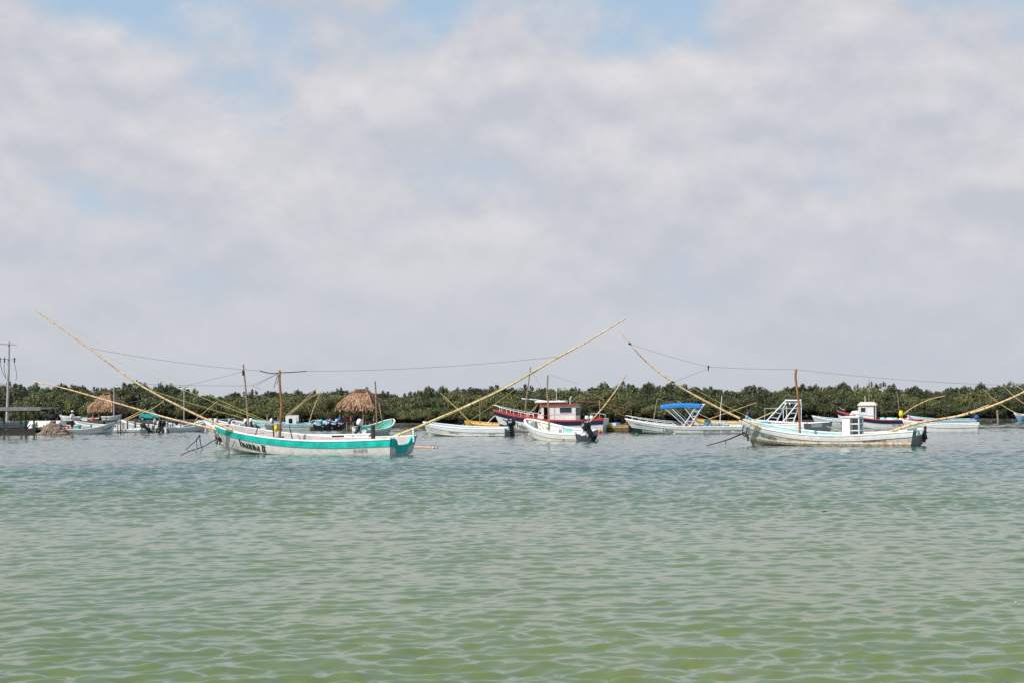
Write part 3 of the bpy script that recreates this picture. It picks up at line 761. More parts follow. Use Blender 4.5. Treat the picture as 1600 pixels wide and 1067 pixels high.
palapa(168, Yq, .7, 'shaggy tan thatched palapa hut on the quay behind the skiffs', .45, 1.50, 1.25, topz(168, 637, Yq), topz(168, 612, Yq), [(-1.2, -.9), (-.45, -.95), (1.15, -.9), (1.15, .9), (-1.2, .9)], WOODL, 9)

# clutter stored under the big palapa
def barrel(px, py, Y, r, hgt, mat, name, label, cat='barrel'):
    p = P(px, py, Y); t = thing(name, label, cat, (p.x, p.y, p.z)); m = MB()
    m.tube([(0, 0, 0), (0, 0, hgt * .04), (0, 0, hgt * .3), (0, 0, hgt * .34), (0, 0, hgt * .66), (0, 0, hgt * .7), (0, 0, hgt * .96), (0, 0, hgt)], [r * .9, r, r, r * 1.06, r * 1.06, r, r, r * .88], 12); m.build('body', mat, t, True)
    m = MB(); m.tube([(r * .4, 0, hgt), (r * .4, 0, hgt + .04)], .04, 7); m.tube([(-r * .45, 0, hgt), (-r * .45, 0, hgt + .04)], .04, 7); m.build('bung', BLACK, t); return t
barrel(531, 659, Yp - .4, .2, .42, BLUEB, 'blue_drum', 'small blue drum on the hut deck behind the left corner post')
barrel(543, 659, Yp - .2, .22, .5, RED, 'red_drum', 'red drum on the hut deck right of the blue drum')
barrel(557, 659, Yp + .5, .28, .5, NAVY, 'navy_drum', 'dark navy drum in the middle of the hut deck')
barrel(580, 659, Yp, .24, .42, DGREEN, 'dark_green_drum', 'dark green drum at the right end of the hut deck')

# ================================================================== HERO: Ivanna II
B1 = place(476, 710, 9.9, 2.2, 28, name='fishing_boat', label='long white fishing boat with teal gunwale band lettered Ivanna II', heel=R(2.6))
h1 = Hull(9.9, 2.2, .66, 1.36, .76, rake=.85, tf=.93, band=.30, trake=.22, low=.30, pw=3.6, pq=.72)
build_hull(B1, h1, HULLW, TEAL, BANDW, paint('liner shaded', (0.50, 0.46, 0.45), 0.6, 0.16), gw=.06, notch=.32, tband=TEAL, nw=.42, deck=.06, thw=(.22, .48, .70), boot=None)  # liner colour greyed down: the shade inside the boat is painted in
vs, fs = blackletter(); k = .245
lettering(B1, ([(u * k, v * k * .98) for u, v in vs], fs), h1.mapper(2.95, .68), INK, label='black broken-letter name Ivanna II')
lettering(B1, text_polys('RIO LAGARTOS', .21, .48), h1.mapper(-3.25, .52), INK, label='small black lettering RIO LAGARTOS')
YB = B1.location.y
fw = Vector((-math.cos(R(25)), math.sin(R(25)), 0))
def Yax(root, px, a, off=0.0):
    """depth where the boat's own axis crosses column px"""
    r = root.location; d = Vector((-math.cos(R(a)), math.sin(R(a)), 0)); u = (px - 800) / F
    # r.x + s d.x = u (r.y + s d.y)
    s = (u * r.y - r.x) / (d.x - u * d.y); return r.y + s * d.y + off
def axpts(root, a, pts, off=0.0): return [P(x, y, Yax(root, x, a, off)) for x, y in pts]
A1 = 12
rod(B1, 'outrigger_pole', axpts(B1, A1, [(55, 485), (137, 543), (217, 600), (300, 644), (345, 664), (398, 686)]), .026, .066, BAM, 6, 8, True)
rod(B1, 'outrigger_pole', axpts(B1, A1, [(978, 498), (925, 530), (872, 558), (800, 600), (745, 627), (690, 651), (640, 672), (588, 692)]), .024, .066, BAM, 5, 8, True)
mastY = Yax(B1, 437, 25)
rod(B1, 'mast', [P(436, 700, mastY), P(438, 660, mastY), P(440, 630, mastY), P(437, 600, mastY), P(437, 578, mastY)], .065, .05, WOODR, 4, 8)
rod(B1, 'mast_crosspiece', [P(406, 579, mastY), P(424, 583, mastY), P(437, 582, mastY), P(458, 581, mastY), P(479, 579.5, mastY)], .022, .018, CHAR, 3, 6)
wire(B1, sag(P(137, 543, Yax(B1, 137, A1)), P(406, 579, mastY), .12))
wire(B1, sag(P(479, 579.5, mastY), P(872, 557, Yax(B1, 872, A1)), .15))
wire(B1, sag(P(217, 599, Yax(B1, 217, A1)), P(394, 602, mastY), .04))
for x, y in ((394, 602), (400, 602)): wire(B1, [P(x, y, mastY), P(434, 583, mastY)])
wire(B1, [P(394, 602, mastY), P(408, 608, mastY)]); wire(B1, [P(428, 606, mastY), P(434, 583, mastY)], ROPE, .014); wire(B1, [P(433, 600, mastY), P(435, 585, mastY)], ROPE, .012)
for x, y, e in ((60, 489, 432), (140, 545, 430), (225, 605, 428)):
    wire(B1, sag(P(x, y, Yax(B1, x, A1)), P(e, 664, mastY - .6), .10), LINEY, .0085, 'fishing_line')
for x, y in ((925, 531), (838, 580)):
    wire(B1, sag(P(x, y, Yax(B1, x, A1)), P(622, 681, Yax(B1, 622, A1) - .3), .12), LINEY, .0085, 'fishing_line')
for x, y, x2, y2 in ((403, 667, 398, 682), (452, 664, 457, 686)):
    rod(B1, 'lashing', [P(x, y, mastY + .6), P(x2, y2, mastY - .6)], .018, .03, ROPE, 3, 6)
rod(B1, 'stake', [P(426, 652, mastY + .3), P(428, 686, mastY + .3)], .03, .035, WOODD, 3, 6)
g = MB(); c0 = loc(B1, P(431, 668, mastY + .3)); g.loft([[c0 + Vector((.09 * s * math.cos(q), .07 * s * math.sin(q), z)) for q in [2 * PI * i / 9 for i in range(9)]] for z, s in ((-.16, .5), (-.11, 1.0), (0, 1.1), (.08, .8), (.16, .35))]); g.build('yellow_bag', paint('yellow bag', (.72, .62, .03), .7, .15), B1, True)
stY = Yax(B1, 647, 25)
rod(B1, 'stern_post', [loc(B1, v) and v for v in (P(646.5, 690, stY + .35), P(646, 667, stY + .35))], .045, .045, ALUW, 2, 8)
pst = MB(); c0 = loc(B1, P(583, 679, Yax(B1, 583, 25) + .3)); pst.box(c0 + Vector((0, 0, .12)), (.13, .13, .62)); pst.build('samson_post', WOODD, B1)
bird = MB(); c0 = loc(B1, P(528, 681, Yax(B1, 528, 25) + .2)); bird.box(c0, (.5, .18, .07), Matrix.Rotation(.3, 3, 'Z')); bird.build('floor_board', WOODD, B1)
bY = Yax(B1, 345, 25)
rod(B1, 'mooring_rope', [P(343, 683, bY), P(330, 690, bY - .3), P(318, 697, bY - .7), P(300, 703, bY - 1.2), P(276, 713, bY - 2)], .022, .018, ROPE, 4, 6)
rod(B1, 'bow_lashing', [P(341, 671, bY - .05), P(341, 679, bY - .25), P(344, 684, bY - .2)], .02, .02, ROPE, 3, 6)
tl = MB()
for i in range(5):
    c0 = loc(B1, P(342 + random.uniform(-2, 3), 684 + random.uniform(-2, 5), bY - .25)); tl.tube([c0, c0 + Vector((random.uniform(-.1, .1), random.uniform(-.05, .05), -.16))], .035, 5)
tl.build('rope_tangle', ROPE, B1)
for xx in (366, 361): pass
rod(B1, 'bow_line', [P(367, 678, bY - .9), P(366, 690, bY - .95), P(361, 700, bY - .7), P(357, 703, bY - .5)], .012, .012, ROPE, 3, 5)

# ------------------------------------------------------------------ white boat behind it
B2 = place(440, 703.5, 8.8, 2.0, 25, name='fishing_boat', label='plain white fishing boat mostly hidden behind the teal banded boat', heel=R(3))
h2 = Hull(8.8, 2.0, .66, 1.38, .72, rake=.85, band=.33, low=.3, pw=3.4, pq=.72)
build_hull(B2, h2, HULLW, BANDW, BANDW, LINER, notch=.2, deck=.05, boot=BANDW)
lettering(B2, text_polys('ANA', .34, .8), h2.mapper(3.62, .78), INK, label='black bow lettering partly hidden')
rod(B2, 'outrigger_pole', axpts(B2, 14, [(48, 595), (92, 604), (188, 631), (260, 652), (310, 664), (352, 674)]), .024, .062, BAM, 5, 8, True)
m2 = Yax(B2, 387, 25)
rod(B2, 'mast', [P(390, 680, m2), P(387, 650, m2), P(384, 610, m2), P(380, 569, m2)], .05, .04, WOODL, 4, 8)
tp_ = MB(); tp_.tube([loc(B2, P(380, 578, m2)), loc(B2, P(380.4, 586, m2))], .06, 7); tp_.build('mast_lashing', ROPE, B2)
wire(B2, sag(P(380, 580, m2), P(285, 603, Yax(B2, 260, 14)), .02)); wire(B2, sag(P(285, 603, Yax(B2, 260, 14)), P(188, 631, Yax(B2, 188, 14)), .1))
bY2 = Yax(B2, 310, 25)
rod(B2, 'mooring_rope', [P(312, 679, bY2), P(306, 688, bY2 - .4), P(298, 695, bY2 - .8), P(290, 702, bY2 - 1.3)], .03, .016, ROPE, 4, 6)
rod(B2, 'mooring_rope', [P(312, 679, bY2), P(313, 690, bY2 - .3), P(317, 704, bY2 - .6)], .035, .02, ROPE, 4, 6)
rod(B2, 'mooring_rope', [P(307, 688, bY2 - .2), P(308, 698, bY2 - .3), P(310, 703, bY2 - .4)], .02, .012, ROPE, 3, 6)

fl = thing('floating_pole', 'pinkish pole floating on the water behind the teal boat stern', 'pole', W(640, 699.5)); 
rod(fl, 'pole', [W(612, 699.5) + Vector((0, 0, .02)), W(645, 699.5) + Vector((0, 0, .05)), W(684, 700) + Vector((0, 0, .02))], .07, .05, paint('pinkish pole', (.55, .33, .24), .6, .15), 4, 8)
rod(fl, 'pole_joint', [W(676, 700) + Vector((0, 0, .03)), W(678, 700) + Vector((0, 0, .03))], .075, .075, ROPEW, 2, 8)

# ================================================================== right-hand hero boat
B3 = place(1290, 696.5, 8.8, 2.15, 32, name='fishing_boat', label='weathered white fishing boat with rust stained waterline and box console', heel=R(2.4))
h3 = Hull(8.8, 2.15, .55, 1.26, .78, rake=.70, tf=.93, band=.27, trake=.25, low=.40, pw=3.6, pq=.72)
build_hull(B3, h3, HULLR, BANDW, BANDW, AQUA, notch=.26, tmat=GRIMY, nw=.45, deck=.05, boot=paint('rusty strake', (.80, .70, .58), .5, .16, .9, (.58, .27, .07), goff=.22), booth=.20, thw=(.25, .62))
lettering(B3, text_polys('MIS NIETAS', .26, .70), h3.mapper(3.10, .56), INK, label='worn black bow lettering')
lettering(B3, text_polys('YUC 31', .14, .8), h3.mapper(3.35, .38), CHAR, label='faded small registration lettering')
lettering(B3, text_polys('RIO LAGARTOS YUC', .19, .66), h3.mapper(-2.20, .37), INK, label='black lettering RIO LAGARTOS YUC')
A3 = 16
rod(B3, 'outrigger_pole', axpts(B3, A3, [(967, 517), (984, 537), (1012, 567), (1052, 597), (1100, 625), (1160, 655), (1205, 673)]), .018, .066, BAM, 6, 8, True)
rod(B3, 'outrigger_pole', axpts(B3, A3, [(1385, 676), (1432, 661), (1505, 648), (1560, 630), (1610, 607), (1660, 578)]), .072, .036, BAM, 6, 8, True)
rod(B3, 'outrigger_pole', axpts(B3, A3, [(1470, 656), (1510, 645), (1545, 632)], .25), .035, .02, BAM, 5, 7)
mY = Yax(B3, 1247, 27)
rod(B3, 'mast', [P(1250, 682, mY), P(1249, 650, mY), P(1247, 620, mY), P(1243, 590, mY), P(1244, 576, mY)], .06, .062, WOODR, 4, 8)
wire(B3, sag(P(984, 537, Yax(B3, 984, A3)), P(1107, 573, mY), .05)); wire(B3, [P(1052, 597, Yax(B3, 1052, A3)), P(1107, 575, mY)])
wire(B3, sag(P(1107, 573, mY), P(1244, 577, mY), .03)); wire(B3, sag(P(1244, 577, mY), P(1640, 603, Yax(B3, 1620, A3)), .16))
kn = MB(); c0 = loc(B3, P(1107, 573, mY)); kn.tube([c0 + Vector((0, 0, .08)), c0, c0 + Vector((0, .05, -.22))], [.03, .045, .012], 6); kn.build('rigging_knot', ROPE, B3)
for x, y, x2, y2 in ((985, 538, 1010, 552), (1000, 552, 1105, 610), (1075, 602, 1178, 657)): 
    pass
wire(B3, sag(P(1078, 603, Yax(B3, 1052, A3)), P(1195, 663, mY), .05), LINEY, .0085, 'fishing_line')
for x, y in ((984, 537), (1052, 597), (1158, 654), (1515, 646)):
    c0 = loc(B3, P(x, y, Yax(B3, x, A3))); d0 = (loc(B3, P(x + 1, y + .6, Yax(B3, x + 1, A3))) - c0).normalized() * .07
    mm = MB(); mm.tube([c0 - d0, c0 + d0], .075 if x > 1100 else .05, 7); mm.build('pole_lashing', ROPE, B3)
# box console with open shelves
cx = loc(B3, P(1342, 672, Yax(B3, 1342, 27) + .1)); cx.z = 0
cw = MB(); cw.box((cx.x + .42, .12, .85), (.34, .60, 1.05)); cw.build('console', WHITE, B3)
for z in (.45, .76, 1.08, 1.37):
    m = MB(); m.box((cx.x + .0, .12, z), (.48, .56, .045)); m.build('shelf', BANDW, B3)
for x in (-.24, .225):
    for y in (-.16, .40):
        m = MB(); m.box((cx.x + x, y, .85), (.05, .05, 1.06)); m.build('shelf_post', BANDW, B3)
bk = MB(); bk.box((cx.x, -.13, .85), (.44, .03, 1.0)); bk.build('console_back', GREYL, B3)
tpp = MB(); tpp.box((cx.x + .2, .12, 1.41), (.88, .68, .05)); tpp.build('console_top', BANDW, B3)
# stern plank and hanging gear
sb = MB(); sb.box((-4.22, -.05, .72), (.08, 1.5, .26)); sb.build('stern_board', MINTP, B3)
gr = MB()
for i in range(9):
    c0 = Vector((-4.62 + random.uniform(-.06, .05), -.72 + random.uniform(-.12, .1), .35 + i * .07)); gr.tube([c0, c0 + Vector((random.uniform(-.06, .06), random.uniform(-.06, .06), -.2))], .06, 6)
gr.build('hanging_net', WOODD, B3)
bY3 = Yax(B3, 1170, 27)
for pts in ([(1163, 663), (1160, 673), (1164, 681), (1168, 667)], [(1163, 675), (1166, 680), (1169, 687)]):
    rod(B3, 'bow_lashing', [P(x, y, bY3 - .1) for x, y in pts], .025, .03, ROPE, 4, 6)
rod(B3, 'mooring_rope', [P(1163, 675, bY3 - .1), P(1157, 678, bY3 - .3), P(1135, 687, bY3 - 1), P(1104, 696, bY3 - 2.2)], .05, .018, ROPE, 4, 6)
rod(B3, 'mooring_rope', [P(1134, 687, bY3 - 1), P(1134, 694, bY3 - 1)], .02, .02, ROPE, 2, 5)
rod(B3, 'bow_fender', [P(1168, 678, bY3 - .3), P(1169, 688, bY3 - .4)], .07, .05, CHAR, 3, 8)
gl = MB(); c0 = loc(B3, P(1167, 651, bY3)); gl.loft([[c0 + Vector((.09 * s * math.cos(q), .08 * s * math.sin(q), z)) for q in [2 * PI * i / 9 for i in range(9)]] for z, s in ((-.1, .5), (-.05, 1.0), (.03, 1.0), (.1, .4))]); gl.build('bow_float', GREYL, B3, True)

# ================================================================== white skiff with black outboard (centre)
B4 = place(870, 687.5, 5.6, 1.8, 54, name='skiff', label='white skiff with round bow and tilted black outboard, green patch inside', heel=R(8))
h4 = Hull(5.6, 1.8, .52, 1.25, .50, rake=.45, tf=.9, band=.30, low=.18, pw=2.8, pq=.62, trake=.1)
build_hull(B4, h4, HULLC, WHITE, WHITE, BANDW, notch=.14, tmat=GREYL, thw=(.35, .6), boot=paint('rust streak strake', (.72, .64, .5), .5, .15, .6, (.62, .33, .08)), booth=.15, gw=.14)
outboard(B4, -2.92, -.05, .50, R(38), BLACK, BLACK, 1.15, CHROME)
lettering(B4, text_polys('YUC', .14, .9), h4.mapper(-1.6, .40), INK, label='tiny black registration lettering')
gp = MB(); gp.add([h4.pt(t, h4.zs(t) - d, -1, -.075) for t, d in ((.40, .08), (.53, .10), (.53, .26), (.48, .27), (.47, .36), (.43, .36))], [(0, 1, 2, 3, 4, 5)]); gp.build('green_patch', MINT, B4)
y4 = B4.location.y
rod(B4, 'mast', [P(858, 672, y4), P(857, 640, y4), P(855, 610, y4), P(856, 586, y4)], .055, .045, WOODL, 4, 8)
rod(B4, 'bamboo_pole', [P(912, 669, y4 - 2.2), P(940, 639, y4 - 2.4), P(962, 610, y4 - 2.6), P(979, 585, y4 - 2.8)], .055, .025, BAM, 5, 7, True)
nt_ = MB()
for i in range(16):
    t = random.uniform(.72, .93); p = Vector(h4.pt(t, h4.zs(t) - random.uniform(.1, .45), random.choice((-1, -1, 1)), -.11)); nt_.tube([p, p + Vector((random.uniform(-.2, .2), random.uniform(-.05, .05), random.uniform(-.12, .12))), p + Vector((random.uniform(-.3, .3), 0, -.1))], .022, 5)
nt_.build('yellow_rope_heap', LINEY, B4)
fd = MB(); t = .93; fd.box((h4.x(t, .95), -.22, .90), (.30, .36, .28), Matrix.Rotation(.5, 3, 'Z')); fd.build('bow_box', GREYL, B4)

# ================================================================== white and pale blue skiff
B5 = place(727, 681, 6.3, 1.8, 22, name='skiff', label='white skiff with pale blue inside and black outboard moored before the red trawler', heel=R(3))
h5 = Hull(6.3, 1.8, .55, .98, .54, rake=.6, band=.26, low=.25, pw=2.6, pq=.7)
build_hull(B5, h5, HULLW, WHITE, WHITE, PBLUE, notch=.1, tmat=GREYL, boot=BANDW)
outboard(B5, -3.28, 0, .54, R(8), BLACK, BLACK, 1.15, CHROME)
lettering(B5, text_polys('MARTHA II', .20, .75), h5.mapper(.85, .42), CHAR, label='grey name lettering')
lettering(B5, text_polys('RIO LAG', .16, .7), h5.mapper(-2.1, .42), CHAR, label='grey stern lettering')
rod(B5, 'mooring_rope', [P(676, 668, B5.location.y), P(668, 676, B5.location.y - .8), P(655, 684, B5.location.y - 2)], .012, .012, WIRE, 3, 5)

# ================================================================== small yellow boat with pole
B6 = place(768, 672, 5.0, 1.6, 28, name='skiff', label='small yellow skiff with pink inside and slanting pole behind the pale blue skiff', heel=R(5))
h6 = Hull(5.0, 1.6, .50, .80, .55, rake=.3, band=.22, low=.3, pw=3, pq=.6)
build_hull(B6, h6, HULLC, YELL, YELL, paint('pinkish liner', (.62, .52, .50), .6, .12), notch=.05, thw=(.4,))
y6 = B6.location.y
rod(B6, 'bamboo_pole', [P(688, 613, y6), P(710, 634, y6), P(735, 659, y6 - .2)], .03, .05, BAM, 5, 7, True)
rod(B6, 'mast', [P(750, 664, y6), P(750, 645, y6), P(750, 627, y6)], .04, .03, WOODL, 3, 7)
rod(B6, 'bamboo_pole', [P(765, 664, y6 - .4), P(800, 668, y6 - 1.0), P(832, 673, y6 - 1.6)], .055, .04, BAM, 4, 7, True)
wire(B6, [P(706, 673, y6 - 1), P(760, 640, y6), P(812, 602, y6 + .6)], LINEY, .014, 'fishing_line')

# ================================================================== trawlers
def holed(m, o, ux, uz, w, hgt, holes):
    """flat wall from o, w along ux and hgt along uz, with rectangular openings (u0, v0, u1, v1)"""
    us = sorted({0, w} | {a for q in holes for a in (q[0], q[2])}); vs = sorted({0, hgt} | {a for q in holes for a in (q[1], q[3])})
    o, ux, uz = Vector(o), Vector(ux), Vector(uz)
    for u0, u1 in zip(us, us[1:]):
        for v0, v1 in zip(vs, vs[1:]):
            if any(q[0] <= (u0 + u1) / 2 <= q[2] and q[1] <= (v0 + v1) / 2 <= q[3] for q in holes): continue
            m.add([o + ux * u0 + uz * v0, o + ux * u1 + uz * v0, o + ux * u1 + uz * v1, o + ux * u0 + uz * v1], [(0, 1, 2, 3)])
def pane(root, o, ux, uz, q, inset, mat=GLASS, frame=None):
    o, ux, uz = Vector(o), Vector(ux), Vector(uz); n = ux.cross(uz).normalized() * inset
    c = [o + ux * q[0] + uz * q[1], o + ux * q[2] + uz * q[1], o + ux * q[2] + uz * q[3], o + ux * q[0] + uz * q[3]]
    m = MB(); m.add([p + n for p in c], [(0, 1, 2, 3)]); g = m.build('window_pane', mat, root)
    if frame:
        f = MB(); cc = c + [c[0]]
        for a, b in zip(cc, cc[1:]): f.tube([a - n * .2, b - n * .2], .025, 4)
        f.build('window_frame', frame, g)
B7 = place(857, 675, 8.7, 2.7, 14, name='trawler', label='red, navy and white trawler with wheelhouse and bow rail', heel=R(1))
h7 = Hull(8.7, 2.7, .92, 1.72, 1.0, rake=1.05, tf=.85, band=.38, zk=-.4, low=.28, pw=2.3, pq=.8)
build_hull(B7, h7, HULLC, NAVY, RED, PINKW, notch=0, nw=.3, tmat=HULLC, thw=(), floor=.68, gw=.16, lower=paint('dark antifoul', (.03, .03, .035), .6, .2), lowz=.06)
rr = MB()
for sd in (1, -1): rr.strip([h7.pt(t, h7.zs(t) + .03, sd, .05) for t in TS], [h7.pt(t, h7.zs(t) - .09, sd, .05) for t in TS])
rr.build('red_rubbing_strake', RED, B7)
dk = MB(); A = [(h7.x(t, h7.zs(t)), max(0, h7.bs(t) - .18), h7.zs(t) - .06) for t in TS if t >= .55]; dk.strip(A, [(p[0], -p[1], p[2]) for p in A]); dk.build('foredeck', RED, B7)
lettering(B7, text_polys('Don Felipe', .50, .80), h7.mapper(3.15, .92), REDI, label='dark red name lettering Don Felipe')
lettering(B7, text_polys('RIO LAGARTOS', .14, .8), h7.mapper(2.6, 1.14), INK, label='small black port lettering')
swp = MB(); swp.add([h7.pt(t, h7.zs(t) - d, 1, .014) for t, d in ((.93, .52), (.86, .62), (.86, .68), (.93, .60))], [(0, 1, 2, 3)]); swp.add([h7.pt(t, h7.zs(t) - d, 1, .014) for t, d in ((.91, .62), (.84, .74), (.84, .78), (.91, .68))], [(0, 1, 2, 3)]); swp.build('bow_flourish', REDI, B7)
# wheelhouse: local x from -1.9 (aft) to 1.2 (front)
zf, zr, yw = .86, 2.02, .86
cab = MB()
xa, xf = -2.30, .62
hs = [(.30, .62, 1.20, 1.02), (2.02, .04, 2.46, 1.06)]           # port side: aft window, door (u runs forward)
holed(cab, (xa, yw, zf), (1, 0, 0), (0, 0, 1), xf - xa - .3, zr - zf, hs)
holed(cab, (xa, -yw, zf), (1, 0, 0), (0, 0, 1), xf - xa - .3, zr - zf, [(.30, .62, 1.2, 1.02)])
holed(cab, (xa, -yw, zf), (0, 1, 0), (0, 0, 1), 2 * yw, zr - zf, [(.25, .4, .7, 1.0), (1.0, .4, 1.47, 1.0)])
fx = xf - .3
cab.add([(fx, yw, zf), (fx, yw, zr), (xf + .05, yw * .8, zf), (xf + .05, yw * .8, zf + .52), (fx + .12, yw * .8, zr)], [(0, 2, 3, 4, 1)])
cab.add([(fx, -yw, zf), (fx, -yw, zr), (xf + .05, -yw * .8, zf), (xf + .05, -yw * .8, zf + .52), (fx + .12, -yw * .8, zr)], [(0, 2, 3, 4, 1)])
cab.add([(xf + .05, yw * .8, zf), (xf + .05, -yw * .8, zf), (xf + .05, -yw * .8, zf + .52), (xf + .05, yw * .8, zf + .52)], [(0, 1, 2, 3)])
cab.build('wheelhouse_wall', PINKW, B7)
fl7 = MB(); fl7.box(((xa + xf) / 2, 0, zf - .02), (xf - xa, 2 * yw - .05, .04)); fl7.build('wheelhouse_floor', CHAR, B7)
dr = MB(); dr.box((xa + 2.24, .15, zf + .55), (.5, .05, 1.02)); dr.build('inner_bulkhead', CHAR, B7)
pane(B7, (xa, yw, zf), (1, 0, 0), (0, 0, 1), hs[0], .03, GLASS, GREYL)
pane(B7, (xa, -yw, zf), (0, 1, 0), (0, 0, 1), (.25, .4, .7, 1.0), -.02, GLASS); pane(B7, (xa, -yw, zf), (0, 1, 0), (0, 0, 1), (1.0, .4, 1.47, 1.0), -.02, GLASS)
ws = MB(); ws.add([(xf + .06, yw * .8, zf + .52), (xf + .06, -yw * .8, zf + .52), (fx + .13, -yw * .8, zr), (fx + .13, yw * .8, zr)], [(0, 1, 2, 3)]); ws.build('windscreen', GLASS, B7)
sw = MB(); sw.add([(fx + .04, yw * .985, zf + .56), (xf - .02, yw * .83, zf + .56), (fx + .12, yw * .84, zr - .06), (fx + .04, yw * .985, zr - .06)], [(0, 1, 2, 3)]); sw.v = [(x, y + .02, z) for x, y, z in sw.v]; sw.build('window_pane', GLASS, B7)
for z in (zf + .58,):
    for y in (.905,):
        m = MB(); m.box(((xa + 1.62), y - .035, zf + .55), (.03, .02, 1.05)); m.build('wall_seam', GREYL, B7)
        m = MB(); m.box((xa + 1.0, y - .035, zf + .50), (1.9, .02, .02)); m.build('wall_seam', GREYL, B7)
rf = MB(); rf.box(((xa + fx) / 2, 0, zr + .045), (fx - xa + .22, 2 * yw + .22, .09)); rf.build('roof', paint('rust red roof', (.42, .06, .03), .6, .2), B7)
rf2 = MB(); rf2.loft([[(x - .1, .74 * s * math.cos(q) if abs(math.cos(q)) > .01 else 0, zr + .28 + .10 * math.sin(q) * (1 if x < 1 else .7)) for q in [2 * PI * i / 16 for i in range(16)]] for x, s in ((-1.35, .7), (-1.3, 1), (.2, 1.05), (.85, 1.0), (1.05, .6))]); rf2.build('upper_roof', WHITE, B7, True)
for x, y in ((-1.0, .4), (.5, .5), (-1.0, -.4), (.5, -.5)):
    m = MB(); m.tube([(x, y, zr + .05), (x, y, zr + .25)], .025, 6); m.build('roof_prop', ALUW, B7)
y7 = B7.location.y
rod(B7, 'mast', [P(820, 668, y7 - .2), P(821, 640, y7 - .2), P(825, 605, y7 - .2), P(829, 573, y7 - .2)], .06, .04, WOODL, 4, 7)
rod(B7, 'boom', [P(815, 622.5, y7), P(840, 624.5, y7 - .2), P(868, 628, y7 - .3)], .045, .03, ALUW, 3, 7)
wire(B7, [P(829, 578, y7 - .2), P(842, 598, y7 - .3), P(856, 622, y7 - .3)]); wire(B7, [P(856, 584, y7 - 1), P(880, 592, y7 - .3), P(903, 600, y7)], WIRE, .008)
rod(B7, 'antenna', [P(869, 630, y7), P(869.5, 604, y7)], .02, .012, ALUW, 2, 6)
rod(B7, 'light_mast', [P(891, 634, y7), P(891, 621, y7), P(894, 619.5, y7)], .03, .03, ALUW, 3, 6)
rod(B7, 'brace', [P(891, 622, y7), P(897, 630, y7), P(902, 636, y7)], .025, .02, WOODL, 3, 6)
for x, s in ((867, .10), (873, .13), (877, .1)):
    c0 = loc(B7, P(x, 627.5, y7)); m = MB(); m.tube([c0 - Vector((0, 0, .12)), c0, c0 + Vector((0, 0, s))], [s * .5, s, s * .6], 8); m.build('roof_light', ALUW, B7, True)
c0 = loc(B7, P(902, 634, y7)); m = MB(); m.tube([c0 - Vector((0, 0, .1)), c0 + Vector((0, 0, .08)), c0 + Vector((0, 0, .1)), c0 + Vector((0, 0, .16))], [.07, .07, .17, .15], 10); m.build('vent_funnel', ALUW, B7, True)
# bow rail
ts = [.99, .93, .86, .79, .72, .66, .6]
for sd in (1, -1):
    tops = [Vector(h7.pt(t, h7.zs(t), sd, -.1)) + Vector((0, 0, .40 - .02 * i)) for i, t in enumerate(ts)]
    m = MB(); m.tube([(tops[0].x + .06, 0, tops[0].z)] + tops, .024, 6); m.build('bow_rail', ALUW, B7, True)
    for i, t in enumerate(ts[1:]):
        m = MB(); m.tube([h7.pt(t, h7.zs(t), sd, -.1), tops[i + 1]], .02, 5); m.build('rail_stanchion', ALUW, B7)
rod(B7, 'rail_hoop', [P(826, 650, y7 - .8), P(828, 644, y7 - .8), P(832, 645, y7 - .8), P(834, 653, y7 - .8)], .025, .025, ALUW, 4, 6)
rod(B7, 'bamboo_pole', [P(816, 656, y7 - .3), P(830, 642, y7 - .3), P(845, 627, y7 - .2)], .03, .022, BAM, 4, 6)
rod(B7, 'mooring_rope', [P(773, 649, y7 + .9), P(766, 656, y7 + .6), P(761, 661, y7 + .4)], .035, .035, ALUW, 3, 6)
hr = MB(); hr.tube([h7.pt(t, h7.zs(t) + .30, 1, -.05) for t in (.44, .52, .6)], .02, 5); hr.build('side_rail', RED, B7)
# gear on the after deck
for x, y, s, mm_ in ((-3.1, .5, .17, WHITE), (-3.4, .2, .16, WHITE), (-3.7, .6, .14, CHAR), (-3.0, .1, .2, CHAR)):
    m = MB(); m.loft([[(x + s * k_ * math.cos(q), y + s * k_ * math.sin(q), .95 + z) for q in [2 * PI * i / 9 for i in range(9)]] for z, k_ in ((0, .6), (.1, 1), (.2, 1.0), (.3, .6))]); m.build('deck_gear', mm_, B7, True)
rod(B7, 'aft_gallows', [P(945, 655, y7 - .9), P(945, 647, y7 - .9), P(924, 646, y7 - .2), P(924, 655, y7 - .2)], .03, .03, GREYL, 3, 6)

by = thing('mooring_buoy', 'red round mooring buoy floating behind the skiff with black outboard', 'buoy', W(937, 676))
m = MB(); rg_ = [[(.19 * math.sin(a) * math.cos(q), .19 * math.sin(a) * math.sin(q), .05 - .19 * math.cos(a)) for q in [2 * PI * i / 12 for i in range(12)]] for a in [PI * (i + .2) / 7.4 for i in range(8)]]; m.loft(rg_); m.build('ball', RED, by, True)
m = MB(); m.tube([(0, 0, .22), (0, 0, .27)], [.05, .03], 7); m.build('ring_top', WHITE, by)

